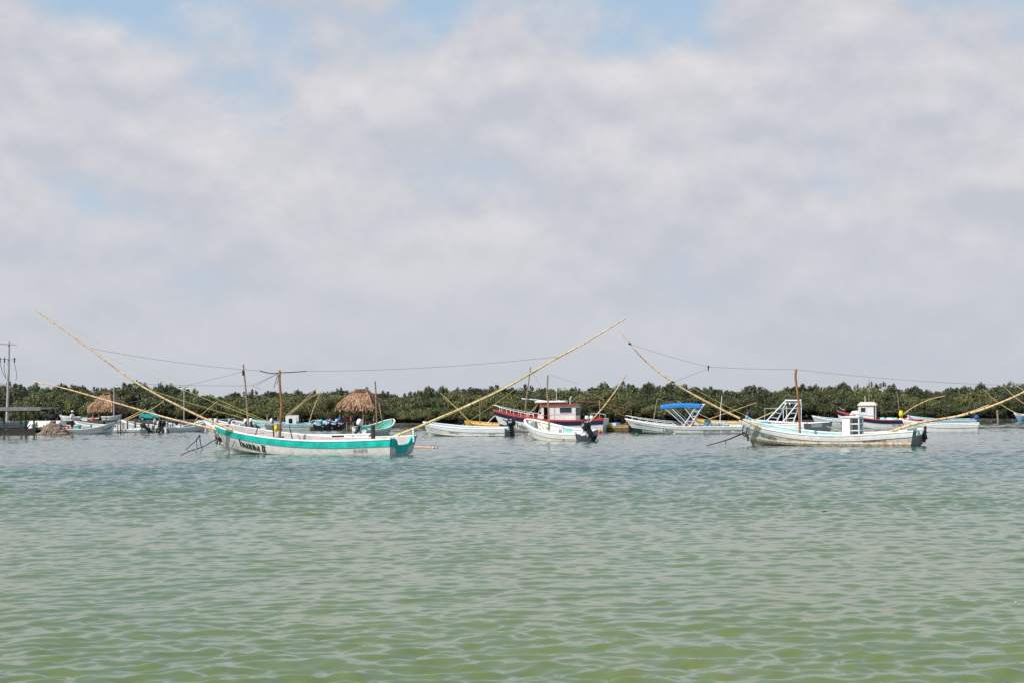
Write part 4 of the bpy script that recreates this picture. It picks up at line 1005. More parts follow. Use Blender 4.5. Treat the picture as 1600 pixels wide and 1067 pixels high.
# boats behind the trawler's stern
B8 = place(958, 674, 3.6, 1.4, 40, name='rowing_skiff', label='small worn wooden skiff behind the trawler stern with yellow and blue gear', heel=R(2))
h8 = Hull(3.6, 1.4, .46, .80, .5, rake=.3, band=.14)
build_hull(B8, h8, WOOD, YELL, WOODL, WOOD, notch=.05, thw=(.5,))
outboard(B8, -1.9, .1, .5, R(25), BLACK, BLACK, .8, WHITE)
for x, mm_, nm in ((.4, YELL, 'fuel_can'), (-.3, PBLUE, 'folded_tarp')):
    m = MB(); m.hexa([(x - .25, -.2, .45), (x + .25, -.2, .45), (x + .25, .35, .45), (x - .25, .35, .45), (x - .2, -.15, .68), (x + .2, -.15, .68), (x + .2, .3, .68), (x - .2, .3, .68)]); m.build(nm, mm_, B8)
y8 = B8.location.y
rod(B8, 'bamboo_pole', [P(936, 674, y8 - .2), P(962, 670, y8 - .9), P(981, 659, y8 - 1.1)], .03, .03, WOODL, 4, 6)
fr = thing('net_frame_pole', 'upright wooden pole with slanting brown stays left of the canopy boat', 'pole', W(938, 672) + Vector((0, 3, 0)))
yf = fr.location.y
rod(fr, 'upright', [P(937, 668, yf), P(937, 625, yf)], .045, .05, WOODL, 3, 7)
for pts in ([(937, 628), (900, 626)], [(938, 629), (987, 640)], [(938, 630), (981, 652)], [(987, 640), (986, 652)], [(937, 631), (920, 634)]):
    rod(fr, 'stay', [P(x, y, yf) for x, y in pts], .022, .02, WOODR, 4, 6)

# ================================================================== canopy boat
B9 = place(1072, 677.5, 8.5, 2.0, 11, name='tour_boat', label='long white open boat with bright blue canopy and dark green bottom', heel=R(2))
h9 = Hull(8.5, 2.0, .52, 1.08, .52, rake=1.1, band=.20, low=.4, pw=2.4, pq=.8)
build_hull(B9, h9, HULLC, BANDW, WHITE, PBLUE, notch=.12, lower=DGREEN, lowz=.07, thw=(.3, .45, .6), gw=.09)
lettering(B9, text_polys('Lifania', .40, .75, .25), h9.mapper(1.55, .46), DGREEN, label='dark green cursive name lettering')
lettering(B9, text_polys('RIO LAGARTOS', .20, .80), h9.mapper(-1.25, .37), INK, label='dark lettering along the stern quarter')
lettering(B9, text_polys('Yucatan', .24, .8, .2), h9.mapper(-2.50, .38), INK, label='dark slanted lettering')
lettering(B9, text_polys('REG 045', .12, .9), h9.mapper(3.5, .36), CHAR, label='small bow registration')
lettering(B9, text_polys('TURISMO', .13, .9), h9.mapper(-3.35, .33), CHAR, label='small lettering by the stern')
y9 = B9.location.y
cn = MB(); nx, ny = 10, 7
def cp(i, j, dz):
    x = 1.70 - i / nx * 2.75; y = -0.95 + 1.9 * j / ny
    return (x, y, 2.02 + .10 * (1 - (2 * j / ny - 1) ** 2) + .05 * math.sin(PI * i / nx) - .10 * (1 - i / nx) ** 4 - .05 * i / nx + dz)
for dz in (0, -.05):
    for i in range(nx): cn.strip([cp(i, j, dz) for j in range(ny + 1)], [cp(i + 1, j, dz) for j in range(ny + 1)])
for j in (0, ny): cn.strip([cp(i, j, 0) for i in range(nx + 1)], [(cp(i, j, -.16)[0], cp(i, j, 0)[1] * 1.02, cp(i, j, -.16)[2]) for i in range(nx + 1)])
for i in (0, nx): cn.strip([cp(i, j, 0) for j in range(ny + 1)], [cp(i, j, -.14) for j in range(ny + 1)])
cn.build('canopy', TARP, B9, True)
for sd in (1, -1):
    for x0, x1, z0 in ((1.55, .95 - .95, .60), (1.1, -.35, .60), (.1, -.9, .6)):
        m = MB(); m.tube([(x0, sd * .88, 1.98), (x1, sd * .92, z0)], .027, 6); m.build('canopy_strut', ALUW, B9)
    for x0, x1 in ((-.75, -.42 + .55), (-1.15, -.35)):
        m = MB(); m.tube([(x0 - .05, sd * .88, 1.95), (x1, sd * .95, .56)], .03, 6); m.build('tower_leg', ALUW, B9)
    for f in (.25, .5, .75):
        a = Vector((-.8, sd * .88, 1.95)).lerp(Vector((.13, sd * .95, .56)), f); b = Vector((-1.2, sd * .88, 1.95)).lerp(Vector((-.35, sd * .95, .56)), f)
        m = MB(); m.tube([a, b], .02, 5); m.build('ladder_rung', ALUW, B9)
for i in range(4):
    m = MB(); m.tube([(-1.05 - .08 * i, -.6 + i * .4, 2.0), (-1.3, -.6 + i * .4, 2.02)], .03, 6); m.build('rod_holder', ALUW, B9)
ts = [.99, .94, .88, .82, .75, .68, .6]
for sd in (1, -1):
    tops = [Vector(h9.pt(t, h9.zs(t), sd, -.06)) + Vector((0, 0, .24)) for t in ts]
    m = MB(); m.tube([(tops[0].x + .05, 0, tops[0].z - .02)] + tops + [h9.pt(.56, h9.zs(.56), sd, -.06)], .018, 6); m.build('bow_rail', ALUW, B9, True)
    for t, p in zip(ts[1:], tops[1:]):
        m = MB(); m.tube([h9.pt(t, h9.zs(t), sd, -.06), p], .015, 5); m.build('rail_stanchion', ALUW, B9)
rod(B9, 'bow_post', [P(1021, 657, y9), P(1027, 622.5, y9)], .035, .03, WOODL, 3, 7)
wire(B9, [P(1027, 623, y9), P(1060, 630, y9 - .1), P(1072, 633, y9 - .1)], WOODR, .012); wire(B9, [P(1030, 650, y9), P(1037, 636, y9)], WIRE, .01)
cs_ = MB(); cs_.hexa([(-1.75, -.35, .2), (-1.2, -.35, .2), (-1.2, .35, .2), (-1.75, .35, .2), (-1.7, -.3, .98), (-1.3, -.3, .98), (-1.3, .3, .98), (-1.7, .3, .98)]); cs_.build('console', paint('slate blue', (.20, .36, .42), .5, .1), B9)
for x in (.15, -.45):
    m = MB(); m.loft([[(x + sx * math.cos(q), .45 + .22 * math.sin(q), z) for q in [2 * PI * i / 8 for i in range(8)]] for z, sx in ((.45, .12), (.5, .2), (.62, .22), (.7, .1))]); m.build('life_jacket', ORANGE, B9, True)
ga = MB()
for i in range(5):
    x, y = -2.0 - i * .22, .2 + random.uniform(-.3, .4); ga.loft([[(x + .14 * s * math.cos(q), y + .14 * s * math.sin(q), .5 + z) for q in [2 * PI * k / 8 for k in range(8)]] for z, s in ((0, .7), (.1, 1), (.2, .9), (.27, .4))])
ga.build('stern_gear', GREYL, B9, True)
sr = MB(); sr.tube([(-2.6, .9, .68), (-4.1, .88, .70)], .02, 5); sr.tube([(-2.6, .9, .52), (-2.6, .9, .68)], .02, 5); sr.tube([(-4.1, .88, .5), (-4.1, .88, .70)], .02, 5); sr.build('stern_rail', ALUW, B9)
wb = thing('mooring_float', 'small white and black float bobbing beside the canopy boat', 'buoy', W(1055, 677.5))
m = MB(); m.tube([(-.14, 0, -.02), (-.12, 0, 0), (0, 0, .03), (.08, 0, .10)], [.05, .11, .11, .06], 9); m.build('white_end', WHITE, wb, True)
m = MB(); m.tube([(.08, 0, .08), (.12, 0, .10), (.22, 0, .13), (.25, 0, .14)], [.06, .12, .11, .05], 9); m.build('black_end', BLACK, wb, True)

# ================================================================== yellow and pale blue skiff behind
B10 = place(1124, 669, 4.8, 1.6, 30, name='skiff', label='pale blue skiff with yellow band and large black outboard beyond the canopy boat', heel=R(5))
h10 = Hull(4.8, 1.6, .52, .85, .55, rake=.4, band=.16)
build_hull(B10, h10, HULLC, YELL, YELL, PBLUE, notch=.1)
outboard(B10, -2.45, .0, .58, R(14), BLACK, BLACK, 1.35, None)
y10 = B10.location.y
rod(B10, 'bamboo_pole', [P(1059, 625.5, y10), P(1085, 642, y10), P(1111, 655, y10)], .025, .035, BAM, 4, 6, True)
rod(B10, 'mast', [P(1125, 660, y10), P(1126, 640, y10), P(1128, 618, y10)], .035, .028, ALUW, 3, 6)
rod(B10, 'bamboo_pole', [P(1108, 654, y10 - .5), P(1140, 643, y10 - .6), P(1182, 628.5, y10 - .8)], .035, .025, BAM, 4, 6, True)

# ================================================================== boat with ladder tower
B11 = place(1216, 681, 6.8, 2.5, 56, name='tour_boat', label='white boat with tall white ladder frame behind the rust stained boat', heel=R(2))
h11 = Hull(6.8, 2.5, .78, 1.05, .84, rake=.5, band=.22, pw=2.8, pq=.7, tf=.95)
build_hull(B11, h11, HULLC, WHITE, WHITE, WHITE, notch=.0, tmat=GREYL, gw=.2, deck=.3, deckm=PBLUE, floor=.4)
tn = MB(); tn.box((-3.50, .15, .72), (.06, .9, .26)); tn.build('motor_pad', WHITE, B11)
bl = MB(); bl.loft([[(2.55 + .2 * s * math.cos(q), .1 + .16 * s * math.sin(q), 1.0 + z) for q in [2 * PI * i / 9 for i in range(9)]] for z, s in ((0, .9), (.1, 1), (.18, .5))]); bl.build('blue_bag', SKYB, B11, True)
y11 = B11.location.y
def fr11(name, a, b, r=.04): rod(B11, name, [P(*a), P(*b)], r, r, ALUW, 2, 8)
for (a, b, c, d), Y in ((((1198, 657), (1228, 625), (1212, 661), (1228, 630)), y11 - .6), (((1223, 659), (1249, 626), (1239, 661), (1250, 628)), y11 - 1.3)):
    fr11('ladder_rail', (*a, Y), (*b, Y)); fr11('ladder_rail', (*c, Y + .15), (*d, Y + .15))
    for f in (.18, .42, .66):
        p, q = Vector(a).lerp(Vector(b), f), Vector(c).lerp(Vector(d), f + .08); fr11('ladder_rung', (p.x, p.y, Y), (q.x, q.y, Y + .15), .03)
fr11('tower_bar', (1227, 625, y11 - .6), (1251, 625, y11 - 1.3), .045); fr11('tower_bar', (1226, 629, y11 - .4), (1250, 629, y11 - 1.1), .035); fr11('tower_bar', (1251, 624, y11 - 1.3), (1252, 634, y11 - 1.1), .05)
for x in (1234, 1243): fr11('rod_holder', (x, 628, y11 - .8), (x, 632, y11 - .8), .035)
rod(B11, 'tube_frame', [P(1195, 656, y11 + .6), P(1195, 639, y11 + .6), P(1196, 637.5, y11 + .6), P(1225, 637, y11 + .4), P(1251, 638, y11)], .02, .02, STEEL, 3, 6)
for x in (1224, 1229, 1252): fr11('tube_post', (x, 634, y11 + .3), (x, 660, y11 + .3), .022)
rod(B11, 'bamboo_pole', [P(1172, 659, y11 + 1), P(1190, 651, y11 + 1), P(1208, 643, y11 + .8)], .04, .03, BAM, 3, 6)
rod(B11, 'grab_bar', [P(1210, 638.5, y11), P(1237, 639, y11 - .4)], .025, .02, WOODL, 2, 6)
rod(B11, 'mooring_rope', [P(1283, 662, y11 - 2), P(1300, 668, y11 - 3), P(1320, 673, y11 - 4)], .014, .014, ROPEW, 4, 5)

# ================================================================== pale blue skiff, right trawler and neighbours
B12 = place(1308, 663.5, 4.6, 1.6, 12, name='skiff', label='white skiff with sky blue inside lying left of the red rimmed trawler', heel=R(5))
h12 = Hull(4.6, 1.6, .50, .88, .55, rake=.6, band=.16)
build_hull(B12, h12, HULLC, WHITE, WHITE, SKYB, notch=.1)
lettering(B12, text_polys('YUC 27', .15, .9), h12.mapper(.9, .36), CHAR, label='small registration lettering')
B13 = place(1373, 668.5, 6.6, 2.3, 16, name='trawler', label='smaller trawler with thick red rim, navy band and white cabin', heel=R(3))
h13 = Hull(6.6, 2.3, .70, 1.42, .72, rake=.55, band=.28, zk=-.3, low=.35, pw=2.8, pq=.7)
build_hull(B13, h13, HULLC, NAVY, RED, PINKW, notch=0, gw=.16, floor=.45, thw=(), lower=DGREEN, lowz=.03)
lettering(B13, text_polys('Rio Mar IV', .26, .9, .2), h13.mapper(-1.1, .50), CHAR, label='dark name lettering on the quarter')
zf, zr = .60, 1.98
xa, xf, yw = .35, 1.55, .72
cab = MB()
holed(cab, (xa, yw, zf), (1, 0, 0), (0, 0, 1), xf - xa, zr - zf - .1, [(.62, .72, 1.02, 1.1)]); holed(cab, (xa, -yw, zf), (1, 0, 0), (0, 0, 1), xf - xa, zr - zf - .1, [(.62, .72, 1.02, 1.1)])
holed(cab, (xa, -yw, zf), (0, 1, 0), (0, 0, 1), 2 * yw, zr - zf - .1, [(.12, .5, .5, 1.15), (.6, .05, 1.0, 1.15), (1.08, .5, 1.34, 1.15)])
holed(cab, (xf, -yw, zf), (0, 1, 0), (0, 0, 1), 2 * yw, zr - zf - .1, [(.15, .7, .65, 1.1), (.8, .7, 1.3, 1.1)])
cab.build('cabin_wall', WHITE, B13)
trunkc = MB(); trunkc.hexa([(xf, -.6, .9), (xf + .8, -.45, .95), (xf + .8, .45, .95), (xf, .6, .9), (xf, -.55, 1.42), (xf + .55, -.4, 1.36), (xf + .55, .4, 1.36), (xf, .55, 1.42)]); trunkc.build('trunk_cabin', WHITE, B13)
cin = MB(); cin.box((.95, 0, zf + .02), (1.1, 1.3, .04)); cin.box((1.35, 0, 1.0), (.05, 1.3, .8)); cin.build('cabin_interior', CHAR, B13)
for q in ((.15, .7, .65, 1.1), (.8, .7, 1.3, 1.1)): pane(B13, (xf, -yw, zf), (0, 1, 0), (0, 0, 1), q, .02)
pane(B13, (xa, yw, zf), (1, 0, 0), (0, 0, 1), (.62, .72, 1.02, 1.1), .02, GLASS, BANDW)
rf = MB(); rf.hexa([(xa - .25, -yw - .1, zr - .1), (xf + .1, -yw - .1, zr - .1), (xf + .1, yw + .1, zr - .1), (xa - .25, yw + .1, zr - .1), (xa - .05, -yw * .6, zr + .12), (xf - .1, -yw * .6, zr + .12), (xf - .1, yw * .6, zr + .12), (xa - .05, yw * .6, zr + .12)]); rf.build('roof', CREAM, B13)
for x in (xa - .15,):
    for y in (.7, -.7): m = MB(); m.tube([(x, y, .6), (x, y, 1.9)], .03, 6); m.build('roof_post', PINKW, B13)
rl = MB(); rl.tube([(.3, 1.0, 1.02), (1.4, 1.0, 1.15), (2.2, .8, 1.28)], .035, 6); rl.build('side_rail', SKYB, B13)
for x, y, s, mm_ in ((-.3, .3, .26, AQUA), (-.8, .1, .24, PBLUE), (-1.3, .3, .22, MINT), (-1.0, .5, .18, WHITE), (.15, .5, .22, CHAR), (1.9, .4, .2, RED), (-1.8, .2, .16, WHITE), (-2.3, .3, .14, paint('pink cloth', (.6, .4, .4), .8, .2))):
    m = MB(); m.loft([[(x + s * 1.4 * k_ * math.cos(q), y + s * k_ * math.sin(q), h13.zs(.5 + x / 6.6) - .12 + z) for q in [2 * PI * i / 9 for i in range(9)]] for z, k_ in ((0, .8), (.1, 1), (.2, .85), (.28, .4))]); m.build('deck_bundle', mm_, B13, True)
y13 = B13.location.y
rod(B13, 'antenna', [P(1352, 633, y13), P(1351.5, 617.5, y13)], .03, .02, ALUW, 2, 6); rod(B13, 'mast', [P(1358, 640, y13), P(1358, 591, y13)], .03, .025, WOODL, 2, 6)
rod(B13, 'bow_hook', [P(1312, 635, y13), P(1313, 637, y13), P(1316, 639, y13), P(1320, 640, y13)], .02, .02, ALUW, 3, 5); rod(B13, 'bow_post', [P(1321, 641, y13), P(1321, 634, y13)], .025, .02, CHAR, 2, 5)
rod(B13, 'stern_mast', [P(1406, 645, y13 - .8), P(1404, 630, y13 - .8), P(1402, 613, y13 - .8)], .035, .028, WOODL, 3, 6)
rod(B13, 'bamboo_pole', [P(1408, 649, y13 - .9), P(1430, 634, y13 - 1), P(1455, 623, y13 - 1.1), P(1476, 618, y13 - 1.2)], .045, .028, BAM, 4, 7, True)
m = MB(); c0 = loc(B13, P(1408, 646, y13 - .9)); m.loft([[c0 + Vector((.18 * s * math.cos(q), .14 * s * math.sin(q), z)) for q in [2 * PI * i / 9 for i in range(9)]] for z, s in ((-.2, .7), (-.1, 1), (.08, .95), (.22, .7), (.28, .3))]); m.build('yellow_cover', paint('yellow bag', (.72, .62, .03), .7, .15), B13, True)
rod(B13, 'life_rail', [P(1375, 643, y13), P(1400, 642, y13 - .5)], .015, .015, WIRE, 3, 5)

B14 = place(1468, 675.5, 4.9, 1.7, 18, name='skiff', label='plain white skiff with square stern right of the rust stained boat', heel=R(3))
h14 = Hull(4.9, 1.7, .56, .86, .60, rake=.5, band=.2)
build_hull(B14, h14, HULLC, WHITE, WHITE, GREYL, notch=.06, tmat=GREYL)
m = MB(); m.box((-2.58, .1, .44), (.05, .5, .22)); m.build('motor_pad', WHITE, B14)
lettering(B14, text_polys('GIP', .14, 1), lambda u, v: (-2.53 - .02, -.35 + -u + .4, .16 + v), CHAR, label='small stern lettering')
B15 = place(1470, 668, 5.2, 1.7, 14, name='skiff', label='grey skiff with pale blue rim and blue motor cover behind the plain white skiff', heel=R(4))
h15 = Hull(5.2, 1.7, .62, 1.0, .66, rake=.5, band=.14)
build_hull(B15, h15, paint('grey hull', (.30, .31, .33), .5, .15), PBLUE, PBLUE, GREYL, notch=.06)
outboard(B15, -2.65, 0, .62, R(4), BLUEB, BLACK, .62)
B16 = place(1632, 657.5, 6.0, 1.7, 15, name='skiff', label='sky blue skiff cut by the right picture edge with bamboo poles', heel=R(3))
h16 = Hull(6.0, 1.7, .45, .85, .5, rake=.6, band=.2)
build_hull(B16, h16, SKYB, WHITE, WHITE, PBLUE, notch=.1)
y16 = B16.location.y
for pts in ([(1535, 607), (1558, 627), (1582, 642), (1606, 651)], [(1568, 603), (1590, 623), (1612, 638)], [(1578, 596), (1600, 610), (1625, 627)]):
    rod(B16, 'bamboo_pole', [P(x, y, y16) for x, y in pts], .03, .06, BAM, 4, 7, True)
rod(B16, 'bamboo_pole', [P(1543, 606, y16 + 2), P(1549, 606, y16 + 2), P(1553, 610, y16 + 2)], .02, .02, BAM, 2, 5)

# ================================================================== mint skiff behind Ivanna II
B17 = place(587, 678.5, 3.9, 1.5, 58, True, name='skiff', label='mint green skiff with white outboard behind the teal banded boat', heel=R(9))
h17 = Hull(3.9, 1.5, .50, 1.12, .48, rake=.4, band=.16, pw=3, pq=.62, low=.3)
build_hull(B17, h17, HULLW, BANDW, BANDW, MINT, notch=.1, tmat=HULLC, thw=(.45,), gw=.06)
outboard(B17, -2.05, .0, .56, R(24), WHITE, BLACK, 1.0, None)
y17 = B17.location.y
rod(B17, 'mast', [P(589, 670, y17), P(588, 640, y17), P(587, 610, y17), P(586, 595, y17)], .05, .055, WOODL, 4, 8)
rod(B17, 'bamboo_pole', [P(589, 668, y17 - .8), P(600, 661, y17 - .6), P(614, 653.5, y17 - .2)], .035, .03, BAM, 4, 6, True)
rod(B17, 'stake', [P(597, 658, y17 + .3), P(595, 645, y17 + .3), P(592, 628, y17 + .3)], .035, .02, LINEY, 3, 6)

# ================================================================== pale blue boat and clutter left of the hut
B18 = place(450, 671, 6.8, 1.8, 6, name='skiff', label='long pale blue skiff among stakes left of the large palapa', heel=R(3))
h18 = Hull(6.8, 1.8, .55, .95, .6, rake=.5, band=.25)
build_hull(B18, h18, HULLC, AQUA, PBLUE, SKYB, notch=.1)
y18 = B18.location.y
cs_ = MB(); holed(cs_, (-.9, .45, .3), (1, 0, 0), (0, 0, 1), 1.0, 1.0, [(.35, .3, .7, .75)]); holed(cs_, (-.9, -.45, .3), (1, 0, 0), (0, 0, 1), 1.0, 1.0, [(.35, .3, .7, .75)]); cs_.add([(.1, -.45, .3), (.1, .45, .3), (-.2, .45, 1.3), (-.2, -.45, 1.3)], [(0, 1, 2, 3)]); cs_.build('console', HULLC, B18)
m = MB(); m.box((-.4, 0, .8), (.7, .5, .6)); m.build('console_core', CHAR, B18)
def stake(px, py0, py1, r, mat, label, dx=0.0, wood=None):
    p = W(px, py0); t = thing('mooring_stake', label, 'stake', (p.x, p.y, 0), group='mooring stakes by the left boats')
    top = P(px + dx, py1, p.y); m = MB(); b = Vector((0, 0, -.7)); tt = loc(t, top)
    m.tube([b, b.lerp(tt, .5) + Vector((random.uniform(-.03, .03), 0, 0)), tt], [r * 1.05, r, r * .85], 7); m.build('shaft', mat, t, True)
    c = MB(); c.tube([tt - (tt - b).normalized() * .05, tt + (tt - b).normalized() * .015], [r * .9, r * .6], 7); c.build('cut_top', WOODL, t); 
    w = MB(); w.tube([(0, 0, -.3), (tt.x * .1, 0, .12)], r * 1.12, 7); w.build('wet_foot', WOODD, t)
for i, (px, a, b, r, dx, lb) in enumerate([
    (143, 677.5, 663, .085, -.6, 'dark stake standing before the front left skiff'),
    (199, 675.5, 657, .07, 0, 'wooden stake left of the leaning wood bundle'), (210, 675, 654, .07, .3, 'wooden stake beside the dark outboard on the left'),
    (212, 675.2, 657, .09, -1, 'thick stake right beside the dark outboard on the left'), (232, 675.2, 656, .075, -.2, 'straight stake right of the blue ball'),
    (238, 675, 664, .09, .6, 'short stout stake right of the blue ball'), (247, 675, 652, .09, 2.4, 'leaning stake with pointed top in the left stake row'),
    (249.5, 675, 660, .07, -2, 'stake leaning left against the pointed one'), (255, 675, 659, .06, -.4, 'thin stake before the pale blue tarp'), (263, 675, 656, .07, -1, 'stake just right of the pale blue tarp'),
    (266, 674.8, 663, .06, .3, 'short thin stake near the white sack'), (271, 674.6, 661, .06, -1.2, 'stake left of the black outboard pair'), (303, 673.6, 664, .09, -.6, 'dark stake left of the white bow behind the teal boat'),
    (419.5, 670.5, 648, .09, -2, 'pale tall stake left of the reddish mast'), (443, 670.5, 655, .05, 0, 'thin dark stake by the pale blue skiff bow'), (446, 670.5, 654, .05, 0, 'thin dark stake beside the pale blue skiff console'),
    (455, 670.4, 655, .05, 0, 'thin stake behind the pale blue skiff console'), (461, 670.5, 663, .08, 0, 'short stub stake by the pale blue skiff stern'), (435, 670.3, 650, .06, -.5, 'pale stake right behind the reddish mast')]):
    stake(px, a, b, r, WOODL if i in (13, 18) else WOOD, lb, dx)
for px, a, b, r, dx, lb in ((68, 678, 664, .06, .5, 'thin stake between the rock heap and dock'), (166, 676.5, 650, .05, -.4, 'thin tall stake right of the nearest left skiff middle'), (184, 676, 652, .05, .5, 'thin tall stake by the nearest left skiff bow'), (188, 676, 660, .07, 0, 'stake between the two left skiffs'), (222, 675.4, 662, .06, -.5, 'short stake left of the blue ball'), (241, 675, 658, .05, .2, 'thin stake left of the leaning pointed stake'), (282, 674.6, 659, .06, .6, 'stake before the skiff with paired outboards'), (316, 672.5, 653, .06, .4, 'pale stake behind the white boat bow'), (340, 672, 650, .05, -.4, 'thin stake under the grey awning'), (395, 671, 652, .05, .3, 'thin stake right of the pale mast')):
    stake(px, a, b, r, WOOD, lb, dx)
stake(1560.5, 662.5, 640, .09, WOODL, 'lone grey stake standing in the water near the right edge', -2.5)

# poles standing in the water left of the hut (bundled bamboo)
bp_ = thing('bamboo_bundle', 'leaning bamboo poles standing behind the pale blue skiff', 'poles', W(470, 669) + Vector((0, 2, 0))); yb = bp_.location.y
for pts in ([(448, 648), (472, 628), (495, 605)], [(452, 648), (480, 624), (505, 610)], [(450, 668), (449, 658), (450, 646)]):
    rod(bp_, 'bamboo_pole', [P(x, y, yb) for x, y in pts], .035, .025, BAM, 4, 6, True)
bp2 = thing('bamboo_pole', 'single leaning bamboo pole between the pale blue skiff and palapa', 'pole', W(482, 669)); yb = bp2.location.y
rod(bp2, 'shaft', [P(481, 668, yb), P(486, 650, yb), P(491, 635, yb), P(500, 614, yb)], .05, .03, BAM, 4, 6, True)
rod(bp2, 'stub_branch', [P(486, 650, yb), P(484, 646, yb)], .03, .02, WOODL, 2, 5)

# small skiffs stern-on with outboards left of the palapa
def small_skiff(px, wy, L, B, a, right, label, cowl, leg=BLACK, hull=HULLC, lin_=GREYL, motors=1, acc=None, band=WHITE, bow=.85, tilt=32, size=.78, mid=.46, extra=None, heel=3):
    b = place(px, wy, L, B, a, right, name='skiff', label=label, heel=R(heel)); h = Hull(L, B, mid, bow, mid + .04, rake=.4, band=.16)
    build_hull(b, h, hull, band, band, lin_, notch=.08, thw=(.3, .6))
    for k_ in range(motors): outboard(b, -L / 2 - .12, (k_ - (motors - 1) / 2) * .5, mid + .08, R(tilt), cowl, leg, size, acc)
    return b, h
small_skiff(497, 670.8, 4.6, 1.6, 75, False, 'dark motored skiff with cyan cover left of the palapa', TURQ, BLACK, CHAR, CHAR, band=GREYL, size=.68, tilt=45)
small_skiff(507, 670.6, 4.6, 1.6, 70, False, 'skiff with violet motor cover left of the palapa', VIOL, BLACK, CHAR, CHAR, band=PBLUE, size=.7, tilt=30)
small_skiff(519, 670.4, 4.4, 1.6, 72, False, 'skiff with lilac grey motor cover next to the palapa', paint('lilac cover', (.45, .42, .6), .7, .2), BLACK, CHAR, CHAR, band=GREYL, size=.72, tilt=50)
fr2 = thing('pole_rack', 'pinkish poles slanting up before the palapa', 'poles', W(528, 669)); yb = WY(528, 669) - 1.5
for pts in ([(515, 661), (545, 650), (580, 640.5)], [(518, 662), (548, 651), (576, 642.5)]): rod(fr2, 'pole', [P(x, y, yb) for x, y in pts], .04, .03, paint('pinkish pole', (.55, .33, .24), .6, .15), 4, 6)
rod(fr2, 'prop', [P(518, 671.5, yb), P(519, 660, yb)], .05, .04, WOODD, 2, 6)

# ================================================================== left harbour
S1, g1 = small_skiff(137, 677.6, 4.5, 1.6, 4, True, 'white skiff with dark bow stripe carrying a person, nearest on the left', CHAR, CHAR, HULLC, GREYL, 0, bow=.98, mid=.42, band=HULLC)
sw_ = MB(); sw_.add([g1.pt(t, g1.zs(t) - d, -1, .02) for t, d in ((.97, .28), (.86, .36), (.80, .46), (.86, .44), (.95, .40))], [(0, 1, 2, 3, 4)]); sw_.build('bow_stripe', NAVY, S1)
for t in (.80,):
    m = MB(); p = Vector(g1.pt(t, g1.zs(t) - .17, -1, .02)); m.tube([p + Vector((0, .02, 0)), p + Vector((0, -.01, 0))], .06, 8); m.build('bow_port', INK, S1)
def bucket(px, py, Y, r, hgt, mat, label):
    p = P(px, py, Y); t = thing('bucket', label, 'bucket', (p.x, p.y, p.z)); m = MB()
    m.tube([(0, 0, 0), (0, 0, hgt * .9), (0, 0, hgt)], [r * .85, r, r * 1.06], 12); m.build('body', mat, t, True)
    h = MB(); h.tube([(r * math.cos(a), 0, hgt + r * .5 * math.sin(a)) for a in [PI * i / 6 for i in range(7)]], .012, 5); h.build('handle', WIRE, t); return t
yS = S1.location.y
bucket(124, 669.5, yS, .15, .32, TURQ, 'turquoise bucket standing in the nearest left skiff')
bucket(106.5, 669, yS, .12, .24, ORANGE, 'orange bucket in the stern of the nearest left skiff')

